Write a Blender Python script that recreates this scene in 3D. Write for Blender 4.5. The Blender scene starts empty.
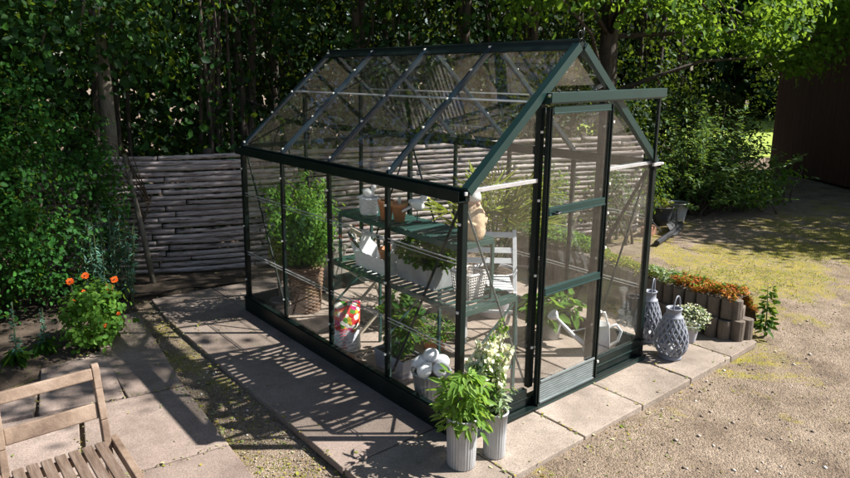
import bpy, math, random
import numpy as np
from mathutils import Vector, Matrix
random.seed(7)
RNG = np.random.default_rng(7)
sc = bpy.context.scene
COL = sc.collection
PI = math.pi

# ------------------------------------------------------------------ helpers
def tag(o, label=None, cat=None, group=None, kind=None):
    if label: o['label'] = label
    if cat: o['category'] = cat
    if group: o['group'] = group
    if kind: o['kind'] = kind
    return o

def thing(name, label, cat, loc=(0, 0, 0), group=None, rot=0.0):
    o = bpy.data.objects.new(name, None)
    COL.objects.link(o)
    o.empty_display_size = 0.1
    o.location = loc
    o.rotation_euler = (0, 0, rot)
    return tag(o, label, cat, group)

def copy_tree(o, parent=None):
    c = o.copy()
    COL.objects.link(c)
    if parent is not None:
        c.parent = parent
    for ch in list(o.children):
        copy_tree(ch, c)
    return c

def frame(d, up=(0, 0, 1)):
    d = Vector(d).normalized()
    u = Vector(up)
    if abs(d.dot(u)) > 0.98:
        u = Vector((0, 1, 0)) if abs(d.y) < .9 else Vector((1, 0, 0))
    s = d.cross(u).normalized()
    u = s.cross(d).normalized()
    return d, s, u

class MB:
    def __init__(s):
        s.v = []; s.f = []
    def add(s, vs, fs):
        n = len(s.v)
        s.v += [tuple(v) for v in vs]
        s.f += [tuple(i + n for i in f) for f in fs]
        return s
    def box(s, x0, x1, y0, y1, z0, z1):
        return s.add([(x0, y0, z0), (x1, y0, z0), (x1, y1, z0), (x0, y1, z0), (x0, y0, z1), (x1, y0, z1), (x1, y1, z1), (x0, y1, z1)],
                     [(0, 3, 2, 1), (4, 5, 6, 7), (0, 1, 5, 4), (1, 2, 6, 5), (2, 3, 7, 6), (3, 0, 4, 7)])
    def bar(s, p, q, w, h, up=(0, 0, 1)):
        p = Vector(p); q = Vector(q)
        d, a, u = frame(q - p, up)
        vs = []
        for c in (p, q):
            for i, j in ((-1, -1), (1, -1), (1, 1), (-1, 1)):
                vs.append(c + a * (w / 2 * i) + u * (h / 2 * j))
        return s.add(vs, [(3, 2, 1, 0), (4, 5, 6, 7), (0, 1, 5, 4), (1, 2, 6, 5), (2, 3, 7, 6), (3, 0, 4, 7)])
    def tube(s, pts, r, n=8, closed=False):
        pts = [Vector(p) for p in pts]
        m = len(pts)
        rr = r if isinstance(r, (list, tuple)) else [r] * m
        vs = []; prev = None
        for i, p in enumerate(pts):
            if closed:
                t = pts[(i + 1) % m] - pts[i - 1]
            else:
                t = pts[min(i + 1, m - 1)] - pts[max(i - 1, 0)]
            t.normalize()
            if prev is None:
                _, a, _ = frame(t)
            else:
                a = prev - t * prev.dot(t)
                if a.length < 1e-5: _, a, _ = frame(t)
                a.normalize()
            prev = a
            b = t.cross(a)
            for k in range(n):
                th = 2 * PI * k / n
                vs.append(p + (a * math.cos(th) + b * math.sin(th)) * rr[i])
        fs = []
        for i in range(m if closed else m - 1):
            j = (i + 1) % m
            for k in range(n):
                k2 = (k + 1) % n
                fs.append((i * n + k, i * n + k2, j * n + k2, j * n + k))
        if not closed:
            fs.append(tuple(range(n))[::-1]); fs.append(tuple((m - 1) * n + k for k in range(n)))
        return s.add(vs, fs)
    def lathe(s, prof, n=32, c=(0, 0, 0), ripple=0, ramp=0.0, cap=True, sx=1, sy=1):
        vs = []
        for r, z in prof:
            for k in range(n):
                th = 2 * PI * k / n
                q = r * (1 + ramp * math.cos(ripple * th)) if ripple else r
                vs.append((c[0] + q * math.cos(th) * sx, c[1] + q * math.sin(th) * sy, c[2] + z))
        fs = []
        for i in range(len(prof) - 1):
            for k in range(n):
                k2 = (k + 1) % n
                fs.append((i * n + k, i * n + k2, (i + 1) * n + k2, (i + 1) * n + k))
        if cap:
            fs.append(tuple(range(n))[::-1])
            fs.append(tuple((len(prof) - 1) * n + k for k in range(n)))
        return s.add(vs, fs)
    def ball(s, c, rx, ry=None, rz=None, n=14, m=9, rot=None):
        ry = ry or rx; rz = rz or rx
        vs = []
        R = rot or Matrix.Identity(3)
        for i in range(m + 1):
            ph = PI * i / m
            for k in range(n):
                th = 2 * PI * k / n
                v = R @ Vector((rx * math.sin(ph) * math.cos(th), ry * math.sin(ph) * math.sin(th), rz * math.cos(ph)))
                vs.append((c[0] + v.x, c[1] + v.y, c[2] + v.z))
        fs = []
        for i in range(m):
            for k in range(n):
                k2 = (k + 1) % n
                fs.append((i * n + k, (i + 1) * n + k, (i + 1) * n + k2, i * n + k2))
        return s.add(vs, fs)
    def prism(s, poly, thick_vec):
        n = len(poly)
        t = Vector(thick_vec)
        vs = [Vector(p) for p in poly] + [Vector(p) + t for p in poly]
        fs = [tuple(range(n))[::-1], tuple(range(n, 2 * n))] + [(i, (i + 1) % n, (i + 1) % n + n, i + n) for i in range(n)]
        return s.add(vs, fs)
    def build(s, name, mat, parent=None, smooth=False, bevel=0.0, sub=0):
        me = bpy.data.meshes.new(name)
        me.from_pydata([tuple(v) for v in s.v], [], s.f)
        if mat: me.materials.append(mat)
        if smooth:
            me.polygons.foreach_set('use_smooth', [len(p.vertices) <= 4 for p in me.polygons])
        me.update()
        o = bpy.data.objects.new(name, me)
        COL.objects.link(o)
        if parent is not None: o.parent = parent
        if bevel:
            m = o.modifiers.new('bevel', 'BEVEL'); m.width = bevel; m.segments = 2; m.limit_method = 'ANGLE'
        if sub:
            m = o.modifiers.new('sub', 'SUBSURF'); m.levels = sub; m.render_levels = sub
        return o

def np_mesh(name, V, F, mat, parent=None, mi=None, mats=None):
    """V (n,3), F (m,k) all the same k"""
    me = bpy.data.meshes.new(name)
    V = np.ascontiguousarray(V, dtype=np.float32); F = np.ascontiguousarray(F, dtype=np.int32)
    m, k = F.shape
    me.vertices.add(len(V)); me.vertices.foreach_set('co', V.ravel())
    me.loops.add(m * k); me.loops.foreach_set('vertex_index', F.ravel())
    me.polygons.add(m)
    me.polygons.foreach_set('loop_start', np.arange(0, m * k, k, dtype=np.int32))
    me.polygons.foreach_set('loop_total', np.full(m, k, dtype=np.int32))
    if mats:
        for q in mats: me.materials.append(q)
        me.polygons.foreach_set('material_index', np.asarray(mi, dtype=np.int32))
    else:
        me.materials.append(mat)
    me.update(calc_edges=True)
    o = bpy.data.objects.new(name, me)
    COL.objects.link(o)
    if parent is not None: o.parent = parent
    return o

def unit(a):
    return a / (np.linalg.norm(a, axis=-1, keepdims=True) + 1e-9)

def leaf_arrays(P, N, size, aspect=0.62, droop=0.25, fold=0.18, F0=None, curl=0.0):
    """one folded six-point leaf per row of P; N = facing, F0 = pointing direction if given"""
    n = len(P)
    size = np.broadcast_to(np.asarray(size, float), (n,))[:, None]
    N = unit(N)
    f = RNG.normal(size=(n, 3)) if F0 is None else np.asarray(F0, float).copy()
    f = f - (f * N).sum(1, keepdims=True) * N
    f = unit(f)
    f[:, 2] -= droop
    f = unit(f)
    s = unit(np.cross(f, N))
    u = np.cross(s, f)
    L = size; W = size * aspect
    c = curl * L
    v0 = P
    v1 = P + f * L * .32 + s * W * .48 + u * W * fold
    v2 = P + f * L * .74 + s * W * .34 + u * (W * fold - c * .5)
    v3 = P + f * L - u * c
    v4 = P + f * L * .74 - s * W * .34 + u * (W * fold - c * .5)
    v5 = P + f * L * .32 - s * W * .48 + u * W * fold
    V = np.stack([v0, v1, v2, v3, v4, v5], 1).reshape(-1, 3)
    b = np.arange(n)[:, None] * 6
    F = np.concatenate([b + np.array([[0, 1, 2, 3]]), b + np.array([[0, 3, 4, 5]])], 0)
    return V, F

def merge(parts):
    Vs, Fs, o = [], [], 0
    for V, F in parts:
        Vs.append(V); Fs.append(F + o); o += len(V)
    return np.concatenate(Vs), np.concatenate(Fs)

def clump_points(centres, per, spread, flat=0.6):
    c = np.repeat(centres, per, 0)
    d = RNG.normal(size=c.shape) * spread
    d[:, 2] *= flat
    return c + d, d

def ellip(n, c, r, shell=0.0, zmin=None):
    d = unit(RNG.normal(size=(n, 3)))
    rad = (shell + (1 - shell) * RNG.random((n, 1)) ** (1 / 3))
    p = np.array(c) + d * rad * np.array(r)
    if zmin is not None: p[:, 2] = np.maximum(p[:, 2], zmin + RNG.random(n) * .1)
    return p

def blades(P, H, W, lean, segs=3, bend=1.0, dirs=None):
    """curved tapering blades as quads"""
    n = len(P)
    H = np.broadcast_to(np.asarray(H, float), (n,))[:, None]; W = np.broadcast_to(np.asarray(W, float), (n,))[:, None]
    a = RNG.random(n) * 2 * PI if dirs is None else dirs
    out = np.stack([np.cos(a), np.sin(a), np.zeros(n)], 1)
    side = np.stack([-np.sin(a), np.cos(a), np.zeros(n)], 1)
    ln = np.broadcast_to(np.asarray(lean, float), (n,))[:, None]
    rows = []
    for i in range(segs + 1):
        t = i / segs
        th = ln * (1 + bend * t)
        c = P + out * H * t * np.sin(th) + np.array([0, 0, 1.0]) * H * t * np.cos(th)
        w = W * (1 - t ** 1.6) * .5 + .0003
        rows.append(c + side * w); rows.append(c - side * w)
    V = np.stack(rows, 1).reshape(-1, 3)
    b = np.arange(n)[:, None] * (2 * (segs + 1))
    F = np.concatenate([b + np.array([[2 * i, 2 * i + 1, 2 * i + 3, 2 * i + 2]]) for i in range(segs)], 0)
    return V, F

# ------------------------------------------------------------------ materials
def new_mat(name):
    m = bpy.data.materials.new(name); m.use_nodes = True
    nt = m.node_tree
    for n in list(nt.nodes): nt.nodes.remove(n)
    out = nt.nodes.new('ShaderNodeOutputMaterial')
    return m, nt, out

def ramp(nt, fac, stops, interp='LINEAR'):
    r = nt.nodes.new('ShaderNodeValToRGB')
    r.color_ramp.interpolation = interp
    el = r.color_ramp.elements
    while len(el) < len(stops): el.new(0.5)
    for e, (p, c) in zip(el, stops):
        e.position = p; e.color = (*c, 1)
    nt.links.new(fac, r.inputs[0])
    return r.outputs[0]

def noise(nt, vec, scale, detail=4, rough=.6, dist=0.0):
    n = nt.nodes.new('ShaderNodeTexNoise')
    n.inputs['Scale'].default_value = scale; n.inputs['Detail'].default_value = detail
    n.inputs['Roughness'].default_value = rough; n.inputs['Distortion'].default_value = dist
    nt.links.new(vec, n.inputs['Vector'])
    return n.outputs['Fac']

def mixc(nt, fac, a, b, mode='MIX'):
    m = nt.nodes.new('ShaderNodeMix'); m.data_type = 'RGBA'; m.blend_type = mode
    if isinstance(fac, float): m.inputs[0].default_value = fac
    else: nt.links.new(fac, m.inputs[0])
    for i, x in ((6, a), (7, b)):
        if isinstance(x, tuple): m.inputs[i].default_value = (*x, 1)
        else: nt.links.new(x, m.inputs[i])
    return m.outputs[2]

def math_n(nt, op, a, b=None, clamp=False):
    m = nt.nodes.new('ShaderNodeMath'); m.operation = op; m.use_clamp = clamp
    for i, x in enumerate((a, b)):
        if x is None: continue
        if isinstance(x, (int, float)): m.inputs[i].default_value = x
        else: nt.links.new(x, m.inputs[i])
    return m.outputs[0]

def coords(nt, scale=None, kind='Object'):
    t = nt.nodes.new('ShaderNodeTexCoord')
    if scale is None: return t.outputs[kind]
    mp = nt.nodes.new('ShaderNodeMapping'); mp.inputs['Scale'].default_value = scale
    nt.links.new(t.outputs[kind], mp.inputs[0])
    return mp.outputs[0]

def surf(name, c1, c2, scale=8.0, rough=.7, metal=0.0, bump=0.0, bscale=None, stretch=None, spec=.5, c3=None, detail=5, rvar=0.1, bdist=.01):
    m, nt, out = new_mat(name)
    vec = coords(nt, stretch or (1, 1, 1))
    f = noise(nt, vec, scale, detail, .65)
    stops = [(.3, c1), (.7, c2)] if c3 is None else [(.3, c1), (.5, c2), (.7, c3)]
    col = ramp(nt, f, stops)
    b = nt.nodes.new('ShaderNodeBsdfPrincipled')
    nt.links.new(col, b.inputs['Base Color'])
    b.inputs['Metallic'].default_value = metal
    b.inputs['Specular IOR Level'].default_value = spec
    f2 = noise(nt, vec, scale * 2.3, 4, .6)
    r = math_n(nt, 'MULTIPLY_ADD', f2, rvar * 2); r.node.inputs[2].default_value = rough - rvar
    nt.links.new(r, b.inputs['Roughness'])
    if bump:
        bp = nt.nodes.new('ShaderNodeBump'); bp.inputs['Strength'].default_value = bump; bp.inputs['Distance'].default_value = bdist
        nt.links.new(noise(nt, vec, bscale or scale * 3, 6, .7), bp.inputs['Height'])
        nt.links.new(bp.outputs[0], b.inputs['Normal'])
    nt.links.new(b.outputs[0], out.inputs[0])
    return m

def leafmat(name, cols, trans=.35, rough=.55, spec=.12):
    """cols: list of colours picked per leaf"""
    m, nt, out = new_mat(name)
    g = nt.nodes.new('ShaderNodeNewGeometry')
    n = len(cols)
    col = ramp(nt, g.outputs['Random Per Island'], [((i + .5) / n, c) for i, c in enumerate(cols)])
    b = nt.nodes.new('ShaderNodeBsdfPrincipled')
    nt.links.new(col, b.inputs['Base Color'])
    b.inputs['Roughness'].default_value = rough
    b.inputs['Specular IOR Level'].default_value = spec
    t = nt.nodes.new('ShaderNodeBsdfTranslucent')
    tc = mixc(nt, .55, col, (.35, .5, .04), 'MIX')
    nt.links.new(tc, t.inputs[0])
    mx = nt.nodes.new('ShaderNodeMixShader'); mx.inputs[0].default_value = trans
    nt.links.new(b.outputs[0], mx.inputs[1]); nt.links.new(t.outputs[0], mx.inputs[2])
    nt.links.new(mx.outputs[0], out.inputs[0])
    return m

def glassmat(name, tint=(.985, .992, .985), dirt=.009):
    m, nt, out = new_mat(name)
    tr = nt.nodes.new('ShaderNodeBsdfTransparent'); tr.inputs[0].default_value = (*tint, 1)
    gl = nt.nodes.new('ShaderNodeBsdfGlossy'); gl.inputs['Roughness'].default_value = .01
    fr = nt.nodes.new('ShaderNodeFresnel')
    gg = nt.nodes.new('ShaderNodeNewGeometry')
    ior = math_n(nt, 'MULTIPLY_ADD', gg.outputs['Backfacing'], 1 / 1.5 - 1.5); ior.node.inputs[2].default_value = 1.5
    nt.links.new(ior, fr.inputs[0])
    mx = nt.nodes.new('ShaderNodeMixShader')
    nt.links.new(fr.outputs[0], mx.inputs[0]); nt.links.new(tr.outputs[0], mx.inputs[1]); nt.links.new(gl.outputs[0], mx.inputs[2])
    df = nt.nodes.new('ShaderNodeBsdfDiffuse'); df.inputs[0].default_value = (.7, .66, .55, 1)
    m2 = nt.nodes.new('ShaderNodeMixShader')
    vec = coords(nt, (1, 1, .5))
    f = math_n(nt, 'POWER', noise(nt, vec, 5, 7, .75), 2.0)
    f = math_n(nt, 'MULTIPLY', f, dirt * 3.5)
    nt.links.new(f, m2.inputs[0]); nt.links.new(mx.outputs[0], m2.inputs[1]); nt.links.new(df.outputs[0], m2.inputs[2])
    nt.links.new(m2.outputs[0], out.inputs[0])
    return m

M = {}
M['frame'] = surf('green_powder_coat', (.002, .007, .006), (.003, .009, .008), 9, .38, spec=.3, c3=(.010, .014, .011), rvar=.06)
M['teal'] = surf('green_coat_sunlit', (.007, .028, .025), (.010, .035, .031), 7, .34, spec=.5)  # lighter copy of the frame green, sunlight on front faces put into the colour
M['rafter'] = surf('roof_bar_sky_tint', (.004, .014, .022), (.007, .020, .030), 25, .20, spec=.8)  # frame green turned bluish, the sky's reflection painted into the colour
M['kick'] = surf('kick_panel_reflect', (.10, .125, .125), (.19, .22, .22), 12, .38, stretch=(1, 1, 9), spec=.7)  # grey panel with its reflection painted in as lighter bands
M['alu'] = surf('bare_aluminium', (.55, .55, .56), (.72, .72, .73), 20, .35, metal=.6)
M['clip'] = surf('pale_clip', (.7, .68, .6), (.85, .83, .75), 20, .4)
M['glass'] = glassmat('pane_glass')
M['rglass'] = glassmat('roof_glass', (.985, .99, .985), .003)
M['shelf'] = surf('shelf_coat', (.020, .060, .052), (.030, .078, .068), 18, .36, spec=.6)
M['bark'] = surf('bark', (.03, .023, .017), (.11, .085, .065), 9, .9, bump=1, stretch=(2, 2, .5), bdist=.03)
M['palebark'] = surf('pale_bark', (.10, .085, .06), (.24, .21, .165), 7, .85, bump=1, stretch=(3, 3, .6), bdist=.02)
M['stem'] = surf('stem', (.06, .08, .03), (.10, .13, .05), 20, .7)
M['twig'] = surf('twig_brown', (.04, .028, .016), (.09, .065, .04), 20, .8)
M['soil'] = surf('soil', (.035, .024, .016), (.085, .06, .04), 14, .95, bump=1, bscale=40)
M['terra'] = surf('terracotta', (.42, .17, .075), (.55, .26, .13), 9, .8, bump=.2)
M['zinc'] = surf('zinc', (.30, .32, .34), (.52, .54, .56), 6, .42, metal=.45, stretch=(1, 1, .4))
M['zincpale'] = surf('pale_zinc', (.30, .31, .32), (.52, .53, .54), 9, .5, metal=.3, stretch=(1, 1, .4))
M['darkpot'] = surf('dark_pot', (.03, .033, .038), (.06, .065, .07), 8, .5)
M['greypot'] = surf('grey_pot', (.30, .29, .32), (.42, .41, .44), 8, .75)
M['white'] = surf('white_paint', (.72, .72, .72), (.82, .82, .81), 10, .45)
M['whitewood'] = surf('white_wood', (.60, .60, .62), (.76, .76, .77), 12, .6, stretch=(1, 1, 3))
M['egg'] = surf('white_stone', (.74, .75, .78), (.83, .83, .85), 10, .35)
M['lantern'] = surf('lantern_grey', (.15, .16, .19), (.25, .265, .305), 14, .55)
M['wicker'] = surf('wicker', (.10, .055, .032), (.24, .145, .09), 40, .75, bump=.4)
M['whitewicker'] = surf('white_wicker', (.58, .54, .52), (.74, .70, .68), 40, .7)
M['black'] = surf('black_metal', (.012, .013, .016), (.03, .03, .035), 12, .45)
M['brick'] = surf('brick', (.2, .09, .05), (.3, .15, .09), 16, .9, bump=.4)
M['flower_o'] = leafmat('orange_petal', [(.80, .10, .015), (.85, .16, .02)], .3)
M['flower_w'] = leafmat('white_petal', [(.72, .72, .55), (.82, .80, .70), (.74, .70, .40)], .3)
M['flower_y'] = leafmat('yellow_petal', [(.65, .50, .05), (.7, .6, .1)], .3)
M['bird'] = surf('bird_white', (.74, .74, .72), (.84, .84, .82), 12, .5)
M['beak'] = surf('beak', (.55, .50, .06), (.65, .6, .1), 12, .5)
M['tan'] = surf('tan_resin', (.50, .33, .20), (.70, .54, .38), 14, .8, bump=.8, bscale=30)
M['pinkish'] = surf('pink_face', (.55, .34, .25), (.64, .42, .32), 14, .7)
M['handle'] = surf('tool_handle', (.03, .03, .03), (.06, .06, .06), 12, .5)

G1 = (.007, .033, .006); G2 = (.013, .052, .008); G3 = (.027, .088, .011); G4 = (.060, .14, .018); G5 = (.006, .028, .008)
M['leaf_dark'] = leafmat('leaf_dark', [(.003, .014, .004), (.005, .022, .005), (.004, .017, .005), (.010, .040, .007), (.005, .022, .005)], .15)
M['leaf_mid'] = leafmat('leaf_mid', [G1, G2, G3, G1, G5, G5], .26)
M['leaf_bright'] = leafmat('leaf_bright', [G2, G3, G4, (.06, .14, .02)], .42)
M['leaf_shrub'] = leafmat('leaf_shrub', [(.014, .065, .012), (.025, .105, .016), (.045, .15, .022), (.02, .085, .016), (.012, .05, .012)], .32)
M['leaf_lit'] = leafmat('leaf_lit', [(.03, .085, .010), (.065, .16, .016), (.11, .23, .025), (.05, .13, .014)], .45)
M['leaf_blue'] = leafmat('leaf_blue', [(.05, .13, .085), (.07, .17, .12), (.10, .21, .16)], .2)
M['leaf_lime'] = leafmat('leaf_lime', [(.09, .21, .025), (.06, .16, .02), (.14, .27, .045), (.04, .12, .018)], .42)
M['leaf_pale'] = leafmat('leaf_pale', [(.14, .27, .04), (.20, .34, .07), (.09, .20, .03), (.26, .38, .11)], .45)
M['leaf_yellow'] = leafmat('leaf_yellow', [(.30, .27, .05), (.22, .22, .05), (.16, .19, .04)], .35)
M['leaf_grey'] = leafmat('leaf_grey', [(.12, .19, .08), (.2, .27, .14), (.32, .36, .25)], .25)
M['needle'] = leafmat('needle', [(.05, .12, .03), (.16, .24, .10), (.03, .08, .02), (.08, .16, .04)], .3)
M['sedum_o'] = leafmat('sedum_orange', [(.42, .10, .02), (.46, .14, .025), (.30, .06, .02), (.40, .22, .04)], .2)
M['sedum_y'] = leafmat('sedum_yellow', [(.36, .30, .03), (.25, .27, .04), (.14, .2, .03)], .25)
M['litter'] = leafmat('fallen_leaf', [(.35, .28, .06), (.16, .22, .04), (.32, .30, .20), (.20, .12, .05), (.45, .42, .25)], .25)
M['grass'] = leafmat('grass', [(.20, .22, .02), (.11, .16, .018), (.28, .25, .03), (.26, .18, .05)], .3)
M['palm'] = leafmat('palm_blade', [(.26, .25, .06), (.36, .32, .10), (.18, .21, .045)], .4)

# ground: sandy gravel with moss and worn turf
def ground_mat():
    m, nt, out = new_mat('ground')
    vec = coords(nt)
    b = nt.nodes.new('ShaderNodeBsdfPrincipled'); b.inputs['Roughness'].default_value = .95
    b.inputs['Specular IOR Level'].default_value = .2
    base = ramp(nt, noise(nt, vec, 3.0, 8, .7), [(.3, (.135, .10, .072)), (.5, (.255, .198, .148)), (.72, (.37, .298, .23))])
    v = nt.nodes.new('ShaderNodeTexVoronoi'); v.inputs['Scale'].default_value = 120; nt.links.new(vec, v.inputs['Vector'])
    peb = ramp(nt, v.outputs['Color'], [(.2, (.50, .47, .45)), (.5, (.92, .90, .87)), (.9, (1.35, 1.3, 1.25))])
    base = mixc(nt, .8, base, peb, 'MULTIPLY')
    # moss / turf
    sx = nt.nodes.new('ShaderNodeSeparateXYZ'); nt.links.new(vec, sx.inputs[0])
    f = noise(nt, vec, 1.1, 7, .72, .6)
    ln = math_n(nt, 'MULTIPLY_ADD', sx.outputs[0], .22); ln.node.inputs[2].default_value = -1.75
    dd = math_n(nt, 'ABSOLUTE', math_n(nt, 'ADD', sx.outputs[1], ln))
    bias = math_n(nt, 'MULTIPLY_ADD', dd, -.085); bias.node.inputs[2].default_value = .10
    bias = math_n(nt, 'MAXIMUM', bias, -.12)
    lf_ = math_n(nt, 'MULTIPLY', math_n(nt, 'LESS_THAN', sx.outputs[0], 0.0), -.06)
    bias = math_n(nt, 'ADD', bias, lf_)
    f = math_n(nt, 'ADD', f, bias)
    mk = ramp(nt, f, [(.49, (0, 0, 0)), (.58, (1, 1, 1))])
    fine = ramp(nt, noise(nt, vec, 30, 5, .8), [(.40, (0, 0, 0)), (.58, (1, 1, 1))])
    mk = mixc(nt, 1.0, mk, fine, 'MULTIPLY')
    green = ramp(nt, noise(nt, vec, 9, 5, .7), [(.3, (.16, .17, .014)), (.55, (.32, .27, .03)), (.75, (.42, .30, .06))])
    col = mixc(nt, mk, base, green)
    nt.links.new(col, b.inputs['Base Color'])
    bp = nt.nodes.new('ShaderNodeBump'); bp.inputs['Strength'].default_value = 1.0; bp.inputs['Distance'].default_value = .014
    h = math_n(nt, 'ADD', noise(nt, vec, 60, 6, .75), math_n(nt, 'MULTIPLY', v.outputs['Distance'], -.6))
    nt.links.new(h, bp.inputs['Height']); nt.links.new(bp.outputs[0], b.inputs['Normal'])
    nt.links.new(b.outputs[0], out.inputs[0])
    return m
M['ground'] = ground_mat()

def slab_mat(name, c1, c2, c3):
    m, nt, out = new_mat(name)
    vec = coords(nt)
    b = nt.nodes.new('ShaderNodeBsdfPrincipled'); b.inputs['Roughness'].default_value = .88
    b.inputs['Specular IOR Level'].default_value = .25
    col = ramp(nt, noise(nt, vec, 2.2, 8, .68), [(.3, c1), (.5, c2), (.72, c3)])
    sp = ramp(nt, noise(nt, vec, 110, 4, .9), [(.36, (.42, .39, .37)), (.5, (1, 1, 1)), (.64, (1.45, 1.42, 1.4))])
    col = mixc(nt, .75, col, sp, 'MULTIPLY')
    st = ramp(nt, noise(nt, vec, 5, 8, .8, .5), [(.52, (0, 0, 0)), (.70, (1, 1, 1))])
    col = mixc(nt, math_n(nt, 'MULTIPLY', st, .6), col, (.13, .115, .085))
    ge = nt.nodes.new('ShaderNodeNewGeometry')
    col = mixc(nt, 1.0, col, ramp(nt, ge.outputs['Random Per Island'], [(0, (.80, .79, .78)), (.5, (1, 1, 1)), (1, (1.1, 1.1, 1.12))]), 'MULTIPLY')
    nt.links.new(col, b.inputs['Base Color'])
    bp = nt.nodes.new('ShaderNodeBump'); bp.inputs['Strength'].default_value = .6; bp.inputs['Distance'].default_value = .004
    nt.links.new(noise(nt, vec, 120, 5, .8), bp.inputs['Height']); nt.links.new(bp.outputs[0], b.inputs['Normal'])
    nt.links.new(b.outputs[0], out.inputs[0])
    return m
M['slab'] = slab_mat('paving', (.155, .126, .10), (.25, .205, .168), (.35, .292, .242))
M['slabin'] = slab_mat('paving_inside', (.20, .152, .122), (.30, .24, .20), (.40, .325, .275))
M['slabg'] = slab_mat('paving_grey', (.155, .115, .095), (.25, .195, .165), (.34, .27, .23))

def log_mat():
    m, nt, out = new_mat('fence_log')
    vec = coords(nt, (1.6, 1.6, 22))
    oi = nt.nodes.new('ShaderNodeNewGeometry')
    b = nt.nodes.new('ShaderNodeBsdfPrincipled'); b.inputs['Roughness'].default_value = .9
    col = ramp(nt, noise(nt, vec, 3.5, 7, .7), [(.38, (.045, .028, .024)), (.46, (.33, .285, .275)), (.74, (.62, .57, .56))])
    var = ramp(nt, oi.outputs['Random Per Island'], [(0, (.68, .64, .62)), (1, (1.12, 1.1, 1.1))])
    col = mixc(nt, 1.0, col, var, 'MULTIPLY')
    nt.links.new(col, b.inputs['Base Color'])
    bp = nt.nodes.new('ShaderNodeBump'); bp.inputs['Strength'].default_value = .8; bp.inputs['Distance'].default_value = .01
    nt.links.new(noise(nt, vec, 9, 6, .7), bp.inputs['Height']); nt.links.new(bp.outputs[0], b.inputs['Normal'])
    nt.links.new(b.outputs[0], out.inputs[0])
    return m
M['log'] = log_mat()
M['teak'] = surf('weathered_teak', (.085, .052, .034), (.19, .13, .09), 5, .75, bump=.5, bscale=30, stretch=(1, 1, 1), c3=(.29, .215, .16))
M['teakx'] = surf('weathered_teak_slat', (.065, .040, .026), (.14, .095, .068), 7, .75, bump=.5, bscale=20, stretch=(8, .8, 1), c3=(.19, .145, .115))
M['conc'] = surf('old_concrete', (.05, .038, .028), (.125, .098, .075), 5, .92, bump=.8, bscale=25, c3=(.2, .165, .135), stretch=(1, 1, .6))
M['cap'] = surf('concrete_cap', (.18, .16, .14), (.3, .27, .24), 8, .9, bump=.5)
M['shed'] = surf('shed_wood', (.045, .017, .009), (.075, .028, .015), 3, .8, stretch=(6, 6, .5), bump=.3)
M['roofing'] = surf('shed_roof', (.04, .035, .03), (.07, .06, .055), 6, .9)

# ------------------------------------------------------------------ ground
def ground_h(x, y):
    return 0.012 * np.sin(x * 1.7 + .4) * np.cos(y * 1.3) + 0.008 * np.sin(x * 4.1 + y * 3.3)
def make_ground():
    xs = np.concatenate([np.linspace(-140, -9, 14), np.linspace(-8, 14, 221), np.linspace(15, 160, 14)])
    ys = np.concatenate([np.linspace(-100, -5.5, 12), np.linspace(-5, 12, 171), np.linspace(13, 180, 14)])
    X, Y = np.meshgrid(xs, ys, indexing='ij')
    near = np.exp(-((np.maximum(np.abs(X - 2.5) - 9, 0)) ** 2 + (np.maximum(np.abs(Y - 2) - 6, 0)) ** 2) / 6)
    Z = -0.042 + ground_h(X, Y) * near + RNG.normal(size=X.shape) * .0025 * near
    n, m = X.shape
    V = np.stack([X.ravel(), Y.ravel(), Z.ravel()], 1)
    i, j = np.meshgrid(np.arange(n - 1), np.arange(m - 1), indexing='ij')
    a = (i * m + j).ravel()
    F = np.stack([a, a + m, a + m + 1, a + 1], 1)
    o = np_mesh('ground', V, F, M['ground'])
    tag(o, kind='structure')
make_ground()

def slabs(name, quads, mat, z0=-.05, z1=0.0):
    mb = MB()
    for q in quads:
        dz = random.uniform(-.0025, .0025)
        mb.prism([(x, y, z0) for x, y in q], (0, 0, z1 - z0 + dz))
    o = mb.build(name, mat, None, bevel=.006)
    tag(o, kind='structure')
g = .006
# strip in front of the gable, and the corner
quads = []
xs = [-.72, -.02, .62, 1.25, 1.87, 2.47]
for a, b in zip(xs[:-1], xs[1:]):
    quads.append([(a + g, -.45), (b - g, -.45), (b - g, .17 - g), (a + g, .17 - g)])
quads.append([(2.47 + g, -.45), (2.93, -.44), (2.99, -.30), (2.78, .17 - g), (2.47 + g, .17 - g)])
quads.append([(-1.6, -1.35), (-.72 - g, -1.30), (-.72 - g, -.45 - g), (-1.55, -.45 - g)])
slabs('paved_path', quads, M['slab'])
# the strip along the long side
quads = [[(-.72, .17 + g), (-.02, .17 + g), (-.02, 2.96 - g), (-.69, 2.96 - g)],
         [(-.69, 2.96 + g), (-.02, 2.96 + g), (-.02, 3.52), (-.62, 3.56)],
         [(-.02 + g, 2.96 + g), (.72, 2.96 + g), (.72, 3.42), (-.02 + g, 3.50)]]
slabs('side_path', quads, M['slabg'], z1=-.001)
# floor inside
quads = []
for i in range(4):
    for j in range(5):
        x0 = -.02 + .655 * i; y0 = .17 + .56 * j
        quads.append([(x0 + g, y0 + g), (x0 + .655 - g, y0 + g), (x0 + .655 - g, y0 + .56 - g), (x0 + g, y0 + .56 - g)])
slabs('greenhouse_floor', quads, M['slabin'], z1=-.003)
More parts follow.
